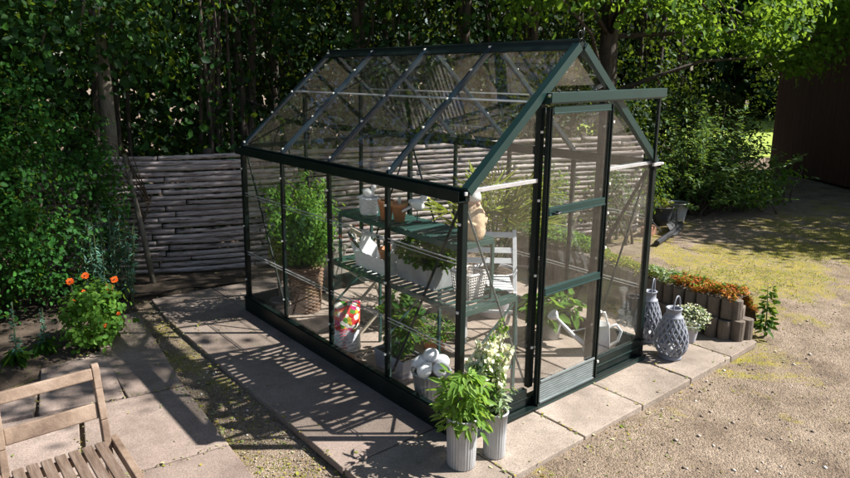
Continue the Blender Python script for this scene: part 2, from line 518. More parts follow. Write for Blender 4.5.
# older slabs on the left
quads = [[(-1.42, 1.72), (-1.05, 1.66), (-.84, 3.30), (-1.30, 3.30)],
         [(-1.95, 1.86), (-1.435, 1.735), (-1.32, 2.62), (-1.80, 2.55)],
         [(-2.75, 2.0), (-1.98, 1.87), (-1.86, 2.30), (-2.75, 2.38)],
         [(-1.90, .86), (-1.12, .78), (-1.055, 1.645), (-1.70, 1.76)],
         [(-2.75, 1.02), (-1.925, .865), (-1.73, 1.765), (-2.70, 1.97)],
         [(-1.95, -.1), (-1.19, -.12), (-1.125, .765), (-1.915, .845)],
         [(-2.85, -.1), (-1.965, -.1), (-1.93, .85), (-2.75, 1.0)]]
slabs('old_paving', quads, M['slabg'])

# soil beds
def bed(name, poly, z=-.02):
    me = MB()
    n = len(poly)
    cx = sum(p[0] for p in poly) / n; cy = sum(p[1] for p in poly) / n
    rings = 7
    vs = []
    for r in range(rings):
        t = 1 - r / rings
        for (x, y) in poly:
            vs.append((cx + (x - cx) * t + random.uniform(-.03, .03), cy + (y - cy) * t + random.uniform(-.03, .03), z - .03 * (r == 0) + .05 * min(1, (1 - t) * 3) + random.uniform(-.012, .012)))
    fs = []
    for r in range(rings - 1):
        for k in range(n):
            k2 = (k + 1) % n
            fs.append((r * n + k, r * n + k2, (r + 1) * n + k2, (r + 1) * n + k))
    fs.append(tuple((rings - 1) * n + k for k in range(n)))
    me.add(vs, fs)
    o = me.build(name, M['soil'], None, smooth=True)
    tag(o, kind='structure')
def dense(poly, m=6):
    out = []
    for i in range(len(poly)):
        a = poly[i]; b = poly[(i + 1) % len(poly)]
        for k in range(m):
            t = k / m
            out.append((a[0] + (b[0] - a[0]) * t, a[1] + (b[1] - a[1]) * t))
    return out
bed('soil_bed', dense([(-4.5, 2.35), (-1.84, 2.42), (-1.30, 2.66), (-1.25, 3.33), (-.80, 3.34), (-.6, 3.62), (.7, 3.45), (.62, 3.9), (-.3, 4.5), (-2.0, 5.6), (-4.6, 5.5)]))

mb = MB(); mb.prism([(14.5, 4.6, -.06), (36, 2, -.06), (40, 22, -.06), (17, 12, -.06)], (0, 0, .05))
M['lawn'] = surf('lawn_green', (.20, .28, .03), (.30, .38, .05), 3, .9, bump=.5)
tag(mb.build('far_lawn', M['lawn'], None), kind='structure')
# ------------------------------------------------------------------ scattered ground cover
def inside(P, poly):
    x, y = P[:, 0], P[:, 1]
    c = np.zeros(len(P), bool)
    n = len(poly)
    for i in range(n):
        x1, y1 = poly[i]; x2, y2 = poly[(i + 1) % n]
        cond = ((y1 > y) != (y2 > y)) & (x < (x2 - x1) * (y - y1) / (y2 - y1 + 1e-12) + x1)
        c ^= cond
    return c
def pebbles():
    n = 42000
    P = np.stack([RNG.uniform(-1.2, 7.5, n), RNG.uniform(-3.2, 2.6, n)], 1)
    keep = (P[:, 1] < -.47) | (P[:, 0] > 3.35)
    keep &= RNG.random(n) < np.exp(-np.hypot(P[:, 0] - 1, P[:, 1] + 1.2) * .30)
    P = P[keep]
    n2 = 2200
    S = np.stack([RNG.uniform(-1.08, -.73, n2), RNG.uniform(-.4, 3.4, n2)], 1)
    P = np.concatenate([P, S]); n = len(P)
    # squashed octahedra with jitter
    base = np.array([[1, 0, 0], [0, 1, 0], [-1, 0, 0], [0, -1, 0], [0, 0, .7], [0, 0, -.7]])
    s = (RNG.pareto(2.8, n) * .0026 + .0026).clip(.0026, .015)
    V = base[None] * s[:, None, None] * RNG.uniform(.6, 1.3, (n, 6, 1))
    a = RNG.random(n) * 6.28
    ca, sa = np.cos(a)[:, None], np.sin(a)[:, None]
    X = V[:, :, 0] * ca - V[:, :, 1] * sa; Y = V[:, :, 0] * sa + V[:, :, 1] * ca
    V = np.stack([X, Y, V[:, :, 2]], 2)
    V[:, :, 0] += P[:, None, 0]; V[:, :, 1] += P[:, None, 1]
    V[:, :, 2] += (-.042 + ground_h(P[:, 0], P[:, 1]))[:, None] + s[:, None] * .3
    tri = np.array([[0, 1, 4], [1, 2, 4], [2, 3, 4], [3, 0, 4], [1, 0, 5], [2, 1, 5], [3, 2, 5], [0, 3, 5]])
    F = (np.arange(n)[:, None, None] * 6 + tri[None]).reshape(-1, 3)
    m, nt, out = new_mat('pebble')
    gg = nt.nodes.new('ShaderNodeNewGeometry')
    c = ramp(nt, gg.outputs['Random Per Island'], [(0, (.09, .07, .055)), (.45, (.26, .20, .15)), (.85, (.42, .37, .32)), (1, (.62, .59, .54))])
    b = nt.nodes.new('ShaderNodeBsdfPrincipled'); b.inputs['Roughness'].default_value = .85
    nt.links.new(c, b.inputs['Base Color']); nt.links.new(b.outputs[0], out.inputs[0])
    o = np_mesh('gravel', V.reshape(-1, 3), F, m)
    tag(o, 'loose pale and brown gravel stones strewn over the sandy yard', 'gravel', kind='stuff')
pebbles()

def litter():
    n = 1500
    P = np.stack([RNG.uniform(-2.6, 5.5, n), RNG.uniform(-2.6, 3.4, n)], 1)
    ingh = (P[:, 0] > -.05) & (P[:, 0] < 1.98) & (P[:, 1] > -.06) & (P[:, 1] < 2.75)
    onslab = ((P[:, 0] < -.02) & (P[:, 0] > -.72)) | (P[:, 0] < -1.1) | ((P[:, 1] > -.45) & (P[:, 1] < .0))
    keep = ~ingh & (RNG.random(n) < np.where(onslab, .36, .95))
    P = P[keep]
    s = np.stack([RNG.uniform(-1.12, -.70, 900), RNG.uniform(-.3, 3.5, 900)], 1)
    e = np.stack([RNG.uniform(-.2, 3.0, 90), RNG.normal(-.52, .08, 90)], 1)
    soil = np.stack([RNG.uniform(-2.6, .4, 260), RNG.uniform(2.4, 4.1, 260)], 1)
    jt = []
    for xj in (-.02, .62, 1.25, 1.87, 2.47):
        for q in range(16): jt.append((xj + random.gauss(0, .008), random.uniform(-.45, -.03)))
    for (a_, b_) in (((-1.43, 1.73), (-1.31, 2.62)), ((-1.9, .85), (-1.12, .77)), ((-1.71, 1.76), (-1.06, 1.65)), ((-1.92, .86), (-1.72, 1.78)), ((-1.96, 1.87), (-1.83, 2.4)), ((-1.06, 1.6), (-.86, 3.2)), ((-1.1, .8), (-1.06, 1.6)), ((-1.85, 2.42), (-1.3, 2.64))):
        for q in range(34):
            tq = random.random(); jt.append((a_[0] + (b_[0] - a_[0]) * tq + random.gauss(0, .014), a_[1] + (b_[1] - a_[1]) * tq + random.gauss(0, .014)))
    P = np.concatenate([P, s, e, soil, np.array(jt)]); n = len(P)
    x, y = P[:, 0], P[:, 1]
    on = ((x > -.73) & (x < 2.95) & (y > -.46) & (y < 0)) | ((x > -.72) & (x < 0) & (y > -.45) & (y < 3.5)) | ((x < -1.08) & (y > -.2) & (y < 2.3))
    z = np.where(on, .004, -.036 + ground_h(x, y))
    z = np.where(y > 2.4, .02, z)
    Q = np.stack([x, y, z], 1)
    N = np.stack([RNG.normal(0, .25, n), RNG.normal(0, .25, n), np.ones(n)], 1)
    sz = RNG.uniform(.009, .028, n); big = RNG.random(n) < .07; sz[big] *= 1.5
    V, F = leaf_arrays(Q, N, sz, .6, 0.0, .12)
    V[:, 2] = np.maximum(V[:, 2], np.repeat(z, 6) - .001)
    o = np_mesh('fallen_leaves', V, F, M['litter'])
    tag(o, 'small yellow and green leaves fallen on the paving and gravel', 'leaves', kind='stuff')
litter()

def grass():
    n = 170000
    x = RNG.uniform(2.6, 11, n); y = RNG.uniform(-2.8, 3.2, n)
    def nz(x, y):
        return (np.sin(x * 1.9 + 1.3 * np.sin(y * 1.4)) + np.sin(y * 2.7 + 1.1 * np.sin(x * 1.1 + 2)) + .8 * np.sin(x * 5.1 + y * 4.3) + .6 * np.sin(x * 9.7 - y * 8.1)) / 3.4
    f = nz(x, y)
    w = np.exp(-((y - (1.0 - (x - 4) * .22)) / .9) ** 2)
    keep = (RNG.random(n) < np.clip((f + .25 + (w - .6) * .9), 0.0, 1) * .9)
    keep &= ~((x < 3.3) & (y > -.6) & (y < 3.3))
    x, y = x[keep], y[keep]
    n2 = 7000
    xs_ = RNG.uniform(-1.10, -.73, n2); ys_ = RNG.uniform(-.3, 2.4, n2)
    k2 = (nz(xs_ * 3, ys_ * 2.2) + .05 > RNG.random(n2)); xs_, ys_ = xs_[k2], ys_[k2]
    xg = RNG.uniform(-1, 3.2, 1800); yg = -.47 - RNG.exponential(.22, 1800)
    k3 = (nz(xg * 2, yg * 2) > .15) ; xg, yg = xg[k3], yg[k3]
    x = np.concatenate([x, xs_, xg]); y = np.concatenate([y, ys_, yg])
    n = len(x)
    P = np.stack([x, y, -.046 + ground_h(x, y)], 1)
    H = RNG.uniform(.012, .052, n); H[x < 3.2] *= .55
    V, F = blades(P, H, RNG.uniform(.004, .010, n), RNG.uniform(.3, 1.2, n), 2)
    o = np_mesh('short_grass', V, F, M['grass'])
    tag(o, 'patchy yellow green turf and moss on the sandy ground', 'grass', kind='stuff')
grass()

# ------------------------------------------------------------------ greenhouse
W, L, HE, HR, HB = 1.93, 2.7083, 1.512, 2.330, .137
GH = thing('greenhouse', 'dark green framed glass greenhouse with sliding door, filled with plants', 'greenhouse', (0, 0, 0))
clip_me = None
def clips(parent, pts, s=.007):
    global clip_me
    for p in pts:
        if clip_me is None:
            mb = MB(); mb.box(-s, s, -s, s, -s, s)
            o = mb.build('glazing_clip', M['clip'], parent)
            clip_me = o.data
        else:
            o = bpy.data.objects.new('glazing_clip', clip_me); COL.objects.link(o); o.parent = parent
        o.location = p
# base rails
def base_rail(x0, x1, y0, y1):
    mb = MB()
    mb.box(x0, x1, y0, y1, .0015, HB - .018)
    mb.box(x0 - .006, x1 + .006, y0 - .006, y1 + .006, HB - .018, HB - .006)
    mb.box(x0 + .004, x1 - .004, y0 + .004, y1 - .004, HB - .006, HB + .004)
    return mb
base_rail(-.035, .012, -.02, L + .02).build('base_rail', M['frame'], GH, bevel=.002)
base_rail(W - .012, W + .035, -.02, L + .02).build('base_rail', M['frame'], GH, bevel=.002)
base_rail(.013 + .006, W - .013 - .006, L - .02, L + .026).build('base_rail', M['frame'], GH, bevel=.002)
mb = MB()
mb.box(.020, W - .020, -.02, .02, .0015, .075); mb.box(.020, W - .020, -.028, .012, .075, .086); mb.box(.020, W - .020, -.075, -.028, .0015, .022)
mb.box(.645, W - .01, -.075, -.066, .022, .034)
mb.build('base_rail', M['frame'], GH, bevel=.002)
mb = MB(); mb.box(.645, W - .02, -.0285, -.0282, .0766, .0845); mb.box(.65, W - .02, -.0757, -.0752, .004, .020)  # hair-thin strips of the sunlit green, painted highlights along the lips
mb.build('sill_edge_lit', M['teal'], GH)
mb = MB(); mb.box(.020, .60, -.022, .02, .0865, HB + .002); mb.build('base_rail', M['frame'], GH, bevel=.002)
mb = MB(); mb.box(1.33, W - .020, -.022, .02, .0865, HB + .002); mb.build('base_rail', M['frame'], GH, bevel=.002)
# posts along the long sides
ys = [L * i / 4 for i in range(5)]
for sx in (0, 1):
    X = 0 if sx == 0 else W
    out = -1 if sx == 0 else 1
    for i, y in enumerate(ys):
        mb = MB()
        if i in (0, 4):
            mb.box(X - .021, X + .021, y - .021, y + .021, HB + .005, HE - .062)
            nm = 'corner_post'
        else:
            mb.box(X - .012, X + .016, y - .015, y + .015, HB + .005, HE - .062)
            mb.box(X - .017, X - .012, y - .007, y + .007, HB + .005, HE - .062)
            nm = 'wall_post'
        p = mb.build(nm, M['frame'], GH, bevel=.0025)
        xo = X + out * .023 if i in (0, 4) else X + out * .018
        clips(p, [(xo, y, z) for z in (.30, .80, 1.32)])
    # eave gutter: beam plus trough
    mb = MB()
    a, b = (X - .012, X + .020) if sx == 0 else (X - .020, X + .012)
    mb.box(a, b, -.03, L + .03, HE - .06, HE + .012)
    o1 = a - .001 if sx == 0 else b + .001
    o2 = o1 + out * .052
    lo, hi = min(o1, o2), max(o1, o2)
    mb.box(lo, hi, -.03, L + .03, HE - .060, HE - .055)
    mb.box(o2 - .002, o2 + .002, -.03, L + .03, HE - .0545, HE + .004)
    mb.build('eave_gutter', M['frame'], GH, bevel=.002)
# ridge
mb = MB()
mb.box(W / 2 - .022, W / 2 + .022, -.03, L + .03, HR - .045, HR + .016)
mb.prism([(W / 2 - .075, -.03, HR - .048), (W / 2, -.03, HR + .012), (W / 2 + .075, -.03, HR - .048), (W / 2 + .075, -.03, HR - .040), (W / 2, -.03, HR + .026), (W / 2 - .075, -.03, HR - .040)], (0, L + .06, 0))
mb.build('ridge_beam', M['frame'], GH)
# rafters
sl = Vector((W / 2, 0, HR - HE)).normalized()
nl = Vector((-sl.z, 0, sl.x))
for sx in (0, 1):
    for i, y in enumerate(ys):
        def P(t, off=0.0):
            x = (W / 2 - .012) * t; z = HE + (HR - HE) * t
            v = Vector((x, y, z)) + nl * off
            if sx: v.x = W - v.x
            return v
        mb = MB()
        nn = nl.copy()
        if sx: nn.x = -nn.x
        gable = i in (0, 4)
        w = .050 if gable else .026
        dy = -.012 if i == 0 else (.012 if i == 4 else 0)
        A, B = P(.005), P(.985); A.y += dy; B.y += dy
        mb.bar(A, B, w, .030 if gable else .026, nn)
        if not gable:
            A2, B2 = P(.01, .019), P(.98, .019)
            mb.bar(A2 + Vector((0, .008, 0)), B2 + Vector((0, .008, 0)), .005, .010, nn)
            mb.bar(A2 - Vector((0, .008, 0)), B2 - Vector((0, .008, 0)), .005, .010, nn)
        elif i == 0:
            mb.bar(A + Vector((0, -.028, -.012)), B + Vector((0, -.028, -.012)), .006, .052, nn)
        r = mb.build('rafter', M['teal'] if i == 0 else M['rafter'], GH, bevel=.0015)
        if i > 0:
            clips(r, [tuple(P(t, .024)) for t in (.03, .33, .55, .78, .97)])
# glass
def pane(poly, n, mat='glass', name='glass_pane', parent=None):
    mb = MB(); mb.prism(poly, Vector(n) * .003)
    return mb.build(name, M[mat], parent or GH)
for X in (0, W):
    for i in range(4):
        y0, y1 = ys[i] + (.023 if i == 0 else .017), ys[i + 1] - (.023 if i == 3 else .017)
        pane([(X - .004, y0, HB + .006), (X - .004, y1, HB + .006), (X - .004, y1, HE - .063), (X - .004, y0, HE - .063)], (1, 0, 0))
        for z in (.56, 1.10):
            mb = MB(); mb.box(X - .012, X - .006, y0, y1, z, z + .006); mb.box(X - .010, X - .006, y0, y1, z - .022, z - .018)
            mb.build('glass_joint', M['alu'], GH)
for sx in (0, 1):
    for i in range(4):
        y0, y1 = ys[i] + .016, ys[i + 1] - .016
        q = []
        for t, y in ((.02, y0), (.02, y1), (.97, y1), (.97, y0)):
            x = (W / 2) * t; z = HE + (HR - HE) * t + .004
            q.append((W - x if sx else x, y, z))
        pane(q, (nl.x * (-1 if sx else 1), 0, nl.z), 'rglass')
        t = .56
        x = W / 2 * t; z = HE + (HR - HE) * t + .012
        if sx: x = W - x
        mb = MB(); mb.bar((x, y0, z), (x, y1, z), .012, .006, nl); mb.build('glass_joint', M['alu'], GH)
def rz(x):
    return HE + (HR - HE) * (x if x < W / 2 else W - x) / (W / 2)
D0, D1 = .645, 1.285
pane([(.022, -.006, HB + .006), (D0 - .03, -.006, HB + .006), (D0 - .03, -.006, HE - .02), (.022, -.006, HE - .02)], (0, 1, 0))
pane([(D1 + .03, -.006, HB + .006), (W - .022, -.006, HB + .006), (W - .022, -.006, HE - .02), (D1 + .03, -.006, HE - .02)], (0, 1, 0))
pane([(.05, -.006, HE + .006), (D0 - .03, -.006, HE + .006), (D0 - .03, -.006, rz(D0 - .03) - .03)], (0, 1, 0))
pane([(D1 + .03, -.006, HE + .006), (W - .05, -.006, HE + .006), (D1 + .03, -.006, rz(D1 + .03) - .03)], (0, 1, 0))
pane([(D0 + .0, .0, 2.07), (D1, .0, 2.07), (W / 2, .0, HR - .05)], (0, 1, 0))
for a, b in ((.022, .63), (.66, 1.27), (1.30, W - .022)):
    pane([(a, L - .002, HB + .006), (b, L - .002, HB + .006), (b, L - .002, HE - .02), (a, L - .002, HE - .02)], (0, 1, 0))
pane([(.06, L, HE + .02), (.63, L, HE + .02), (.63, L, rz(.63) - .03)], (0, .9, 0))
pane([(1.30, L, HE + .02), (W - .06, L, HE + .02), (1.30, L, rz(1.30) - .03)], (0, .9, 0))
pane([(.66, L, HE + .02), (1.27, L, HE + .02), (1.27, L, rz(1.27) - .03), (W / 2, L, HR - .06), (.66, L, rz(.66) - .03)], (0, .9, 0))
# gable rails at eave height
for a, b, y in ((.022, D0 - .034, -.014), (D1 + .034, W - .022, -.014)):
    mb = MB(); mb.box(a, b, y - .008, y + .006, HE - .019, HE + .005)
    mb.build('gable_rail', M['alu'], GH, bevel=.002)
mb = MB(); mb.box(.022, W - .022, L - .014, L + .014, HE - .018, HE + .018); mb.build('gable_rail', M['frame'], GH, bevel=.002)
mb = MB(); mb.box(-.030, -.008, -.043, -.032, HE - .022, HE - .002); mb.build('corner_bracket', M['alu'], GH, bevel=.002)
# gable posts
for x in (D0, D1):
    mb = MB(); mb.box(x - .030, x + .012, -.018, .018, HB + .004 if x == D1 else HB + .004, 2.05 - .03)
    p = mb.build('gable_post', M['frame'], GH, bevel=.002)
    clips(p, [(x - .018, -.021, z) for z in ((.42, .9, 1.38, 1.80))])
for x in (.645, 1.285):
    mb = MB(); mb.box(x - .015, x + .015, L - .014, L + .014, HB + .005, HE - .019)
    mb.build('gable_post', M['frame'], GH, bevel=.002)
    mb = MB(); mb.box(x - .015, x + .015, L - .014, L + .014, HE + .019, rz(x) - .03)
    mb.build('gable_post', M['frame'], GH, bevel=.002)
# braces
def brace(a, b, w=.018, h=.004, up=(1, 0, 0), m='frame'):
    mb = MB(); mb.bar(a, b, w, h, up); mb.bar(Vector(a) + Vector(up) * .006, Vector(b) + Vector(up) * .006, .004, .010, up)
    mb.build('diagonal_brace', M[m], GH)
brace((.02, .03, 1.44), (.02, ys[1] - .03, .16))
brace((.02, L - .03, 1.44), (.02, ys[3] + .03, .16))
brace((W - .02, .03, 1.44), (W - .02, ys[1] - .03, .16), .024)
brace((W - .02, L - .03, 1.44), (W - .02, ys[3] + .03, .16), .024)
brace((.03, .026, 1.44), (D0 - .02, .026, .16), .012, .004, (0, -1, 0), 'kick')
brace((W - .03, .026, 1.44), (D1 + .02, .026, .16), .010, .004, (0, -1, 0), 'teal')
brace((W - .03, L - .026, 1.44), (1.30, L - .026, .16), .018, .004, (0, -1, 0))
# roof struts under the far slope
brace((.04, L - .04, HE + .02), (W / 2 - .03, L * .62, HR - .07), .014, .004, (0, 0, 1))
# sliding door
DR = MB()
DR.box(D0 + .000, D0 + .034, -.062, -.034, .030, 1.945); DR.box(D0 + .012, D0 + .022, -.070, -.0625, .030, 1.945)
door = DR.build('door', M['frame'], GH, bevel=.002)
mb = MB(); mb.box(D1 - .020, D1 + .020, -.060, -.034, .030, 1.945); mb.box(D1 - .004, D1 + .008, -.068, -.0605, .03, 1.945)
st = mb.build('stile', M['frame'], door, bevel=.002)
clips(st, [(D1 + .014, -.064, z) for z in (.15, .52, .98, 1.22, 1.42, 1.83)], .008)
for z0, z1 in ((.765, .812), (1.280, 1.330), (1.905, 1.950)):
    mb = MB(); mb.box(D0 + .0345, D1 - .0205, -.064, -.036, z0, z1); mb.box(D0 + .0345, D1 - .0205, -.070, -.0645, z0, z0 + .010)
    mb.build('door_rail', M['teal'], door, bevel=.002)
mb = MB()
mb.box(D0 + .0345, D1 - .0205, -.056, -.040, .030, .175)
mb.box(D0 + .0345, D1 - .0205, -.066, -.0565, .175, .190); mb.box(D0 + .0345, D1 - .0205, -.066, -.0565, .030, .042)
for k in range(7):
    z = .055 + k * .016
    mb.box(D0 + .0345, D1 - .0205, -.0595, -.0565, z, z + .006)
mb.build('kick_panel', M['kick'], door, bevel=.0015)
for z0, z1 in ((.192, .764), (.814, 1.279), (1.332, 1.904)):
    pane([(D0 + .035, -.051, z0), (D1 - .021, -.051, z0), (D1 - .021, -.051, z1), (D0 + .035, -.051, z1)], (0, 1, 0), parent=door)
mb = MB(); mb.tube([(D0 + .07, -.066, 1.295), (D0 + .07, -.095, 1.295), (D0 + .11, -.095, 1.30), (D0 + .11, -.066, 1.30)], .007); mb.build('handle', M['black'], door, smooth=True)
mb = MB()
mb.box(.632, 1.90, -.072, -.024, 1.965, 2.005); mb.box(.632, 1.90, -.082, -.0725, 1.975, 2.035); mb.box(.632, 1.90, -.0725, -.024, 2.028, 2.035)
tr = mb.build('door_track', M['teal'], GH, bevel=.002)
mb = MB()
for x in (.70, .88, 1.06): mb.ball((x, -.078, 2.042), .007)
mb.build('track_bolt', M['black'], tr)
mb = MB(); mb.bar((1.865, -.048, 1.964), (1.875, -.040, HE - .02), .020, .020); mb.build('track_brace', M['frame'], GH)
mb = MB(); mb.box(1.86, 1.955, -.052, -.036, HE - .030, HE - .006); mb.tube([(1.962, -.045, HE - .02), (1.985, -.045, HE - .02)], .011); mb.build('track_bracket', M['alu'], GH, bevel=.002)
# ring hook on the apex
mb = MB()
mb.tube([(W / 2, -.035, HR + .02), (W / 2, -.035, HR + .09)], .005)
mb.tube([(W / 2 - .03 + .026 * math.cos(a), -.035, HR + .045 + .026 * math.sin(a)) for a in np.linspace(0, 2 * PI, 16, endpoint=False)], .004, 6, True)
mb.build('ridge_hook', M['frame'], GH, smooth=True)

# ------------------------------------------------------------------ staging inside
ST = thing('shelf_staging', 'two tier dark green slatted staging along the left glass wall', 'shelf', (0, 0, 0))
def tier(x0, x1, y0, y1, z, step, wid):
    mb = MB()
    mb.box(x0, x0 + .012, y0, y1, z - .035, z - .001); mb.box(x1 - .012, x1, y0, y1, z - .035, z - .001)
    mb.box(x0 + .012, x1 - .012, y0, y0 + .012, z - .035, z - .001); mb.box(x0 + .012, x1 - .012, y1 - .012, y1, z - .035, z - .001)
    mb.build('shelf_frame', M['shelf'], ST, bevel=.0015)
    mb = MB()
    y = y0 + .013
    while y + wid < y1 - .012:
        mb.box(x0 + .001, x1 - .001, y, y + wid, z, z + .006)
        y += step
    mb.build('shelf_slats', M['shelf'], ST, bevel=.001)
tier(.045, .345, .07, 1.30, 1.170, .060, .042)
tier(.045, .520, .02, 1.42, .780, .060, .034)
for x in (.052, .338):
    for y in (.078, 1.292):
        mb = MB(); mb.box(x - .009, x + .009, y - .009, y + .009, .787, 1.134); mb.build('shelf_upright', M['shelf'], ST, bevel=.001)
for x in (.052, .512):
    for y in (.03, .72, 1.41):
        mb = MB(); mb.box(x - .010, x + .010, y - .010, y + .010, .0, .744); mb.build('shelf_leg', M['shelf'], ST, bevel=.001)
for (a, b) in (((.058, .03, .42), (.505, .03, .74)), ((.058, 1.41, .42), (.505, 1.41, .74)), ((.058, .72, .42), (.505, .72, .74))):
    mb = MB(); mb.bar(a, b, .016, .006, (0, 1, 0)); mb.build('shelf_strut', M['shelf'], ST)
mb = MB(); mb.box(.062, .502, .024, .036, .30, .32); mb.build('shelf_strut', M['shelf'], ST)

# ------------------------------------------------------------------ pots and plants
def pot_mb(r0, r1, h, n=40, ripple=0, amp=0.0, lip=.006, t=.006):
    mb = MB()
    prof = [(r0 * .96, 0), (r0, .006), (r0 + (r1 - r0) * .5, h * .5), (r1, h - .012), (r1 + lip, h - .010), (r1 + lip, h), (r1 - t, h), (r1 - t, h - .03)]
    mb.lathe(prof, n * (3 if ripple else 1), ripple=ripple, ramp=amp)
    return mb
def soil_disc(r, z, parent):
    mb = MB(); mb.lathe([(r, z - .01), (r, z), (r * .5, z + .006), (.002, z + .008)], 20)
    return mb.build('soil', M['soil'], parent, smooth=True)
def leaves_obj(name, parent, mat, P, N, size, **k):
    V, F = leaf_arrays(P, N, size, **k)
    return np_mesh(name, V, F, M[mat], parent)
def upn(n, s=.6):
    a = RNG.normal(size=(n, 3)) * s; a[:, 2] = np.abs(a[:, 2]) + .6
    return a

# ribbed zinc pots at the near corner
t = thing('ribbed_pot', 'larger ribbed zinc pot with broad green leaves at the near greenhouse corner', 'pot', (-.17, -.20, 0), 'ribbed zinc pots at the near corner')
pot_mb(.078, .086, .300, 42, 30, .022).build('pot_body', M['zincpale'], t, smooth=True)
soil_disc(.08, .285, t)
n = 380
a = RNG.random(n) * 6.28
P0 = np.stack([np.cos(a) * .05, np.sin(a) * .05, np.full(n, .29)], 1) * np.array([1, 1, 1])
el = RNG.random(n)
rad = RNG.uniform(.02, .16, n)
P0 = np.stack([np.cos(a) * rad * .8, np.sin(a) * rad * .8, .30 + RNG.random(n) ** 1.1 * .27 - rad * .35], 1)
F0 = np.stack([np.cos(a), np.sin(a), RNG.uniform(-.6, 1.2, n)], 1)
leaves_obj('leaves', t, 'leaf_pale', P0, upn(n, .5) + np.stack([np.cos(a), np.sin(a), np.zeros(n)], 1) * .5, RNG.uniform(.05, .095, n), F0=F0, aspect=.36, curl=.15, droop=.12)
t = thing('ribbed_pot', 'smaller ribbed zinc pot with grey green leaves right of the larger pot', 'pot', (.05, -.245, 0), 'ribbed zinc pots at the near corner')
pot_mb(.062, .068, .275, 36, 26, .022).build('pot_body', M['zincpale'], t, smooth=True)
soil_disc(.062, .262, t)
n = 230
a = RNG.random(n) * 6.28; rad = RNG.uniform(.0, .09, n)
P0 = np.stack([np.cos(a) * rad, np.sin(a) * rad, .27 + RNG.random(n) * .15], 1)
leaves_obj('leaves', t, 'leaf_grey', P0, upn(n), RNG.uniform(.03, .055, n), aspect=.45)
# snapdragons
t = thing('snapdragon', 'white flowering snapdragon spikes rising between the two ribbed pots', 'plant', (-.02, -.19, 0))
mb = MB(); fp = []; lp = []; lf = []
for k in range(14):
    bx, by = random.uniform(-.09, .07), random.uniform(-.04, .05)
    hx, hy = bx * 1.2 + random.uniform(.02, .24), by + random.uniform(-.05, .06)
    hz = random.uniform(.48, .82)
    mb.tube([(bx, by, .27), ((bx + hx) / 2 - .01, (by + hy) / 2, .27 + (hz - .27) * .55), (hx, hy, hz)], [.004, .003, .0015], 5)
    for q in range(74):
        s = random.random() ** .8
        tt = .42 + .58 * s
        c = Vector((bx + (hx - bx) * tt, by + (hy - by) * tt, .27 + (hz - .27) * tt))
        r = .032 * (1.15 - s)
        an = random.random() * 6.28
        fp.append((c.x + math.cos(an) * r, c.y + math.sin(an) * r, c.z))
    for q in range(26):
        tt = random.uniform(.1, .7); an = random.random() * 6.28
        lp.append((bx + (hx - bx) * tt, by + (hy - by) * tt, .27 + (hz - .27) * tt)); lf.append((math.cos(an), math.sin(an), .3))
mb.build('stems', M['stem'], t)
fp = np.array(fp); lp = np.array(lp)
fl = fp[:, 2]
w = fp[(fl < .68)]; b_ = fp[fl >= .68]
leaves_obj('flowers', t, 'flower_w', w, RNG.normal(size=w.shape) + np.array([0, -.5, .5]), .028, aspect=.95)
leaves_obj('buds', t, 'leaf_pale', b_, RNG.normal(size=b_.shape), .016, aspect=.8)
leaves_obj('leaves', t, 'leaf_pale', lp, upn(len(lp)), .065, F0=np.array(lf), aspect=.26, curl=.15)

# lanterns
def lantern(loc, label, R, H, hh, twist=.9):
    t = thing('lattice_lantern', label, 'lantern', loc, 'grey lattice lanterns by the greenhouse corner')
    def prof(s):
        return float(np.interp(s, [0, .08, .2, .36, .52, .7, .86, 1], [.60, .80, .95, 1.0, .96, .83, .66, .52])) * R
    mb = MB()
    N = 15
    for sg in (-1, 1):
        for k in range(N):
            pts = []
            for i in range(21):
                s = i / 20
                th = 2 * PI * k / N + sg * s * twist * 1.7
                r = prof(s)
                pts.append((r * math.cos(th), r * math.sin(th), .03 + s * H * .80))
            mb.tube(pts, .0082, 6)
    mb.build('lattice_body', M['lantern'], t, smooth=True)
    mb = MB(); mb.lathe([(prof(0) + .012, 0), (prof(0) + .014, .012), (prof(0) + .012, .034), (prof(0) - .01, .036), (prof(0) - .01, .012)], 36)
    mb.build('base_ring', M['lantern'], t, smooth=True)
    z = .03 + H * .8; r1 = prof(1)
    mb = MB(); mb.lathe([(r1 - .004, z - .012), (r1 + .010, z - .008), (r1 + .008, z + .006), (r1 - .006, z + .012), (r1 - .006, z + H * .17), (r1 + .002, z + H * .18), (r1 - .014, z + H * .18), (r1 - .016, z)], 36, cap=False)
    mb.build('collar', M['lantern'], t, smooth=True)
    mb = MB(); r = r1 - .002
    pts = [(r * math.cos(a) * 1.0, -.02 + .0 * a, z + H * .12 + hh * math.sin(a) ** .8) for a in np.linspace(0.0, PI, 17)]
    mb.tube(pts, .0055, 8)
    mb.build('handle', M['lantern'], t, smooth=True)
    mb = MB(); mb.lathe([(.03, .013), (.03, .10), (.002, .102)], 20); mb.build('candle', M['white'], t, smooth=True)
    return t
a1 = lantern((2.09, -.17, 0), 'front egg shaped grey lattice lantern nearest the gravel', .115, .375, .12); a1.rotation_euler.z = .1
a2 = lantern((2.24, .11, 0), 'rear grey lattice lantern half hidden behind the greenhouse corner', .100, .40, .13); a2.rotation_euler.z = .3

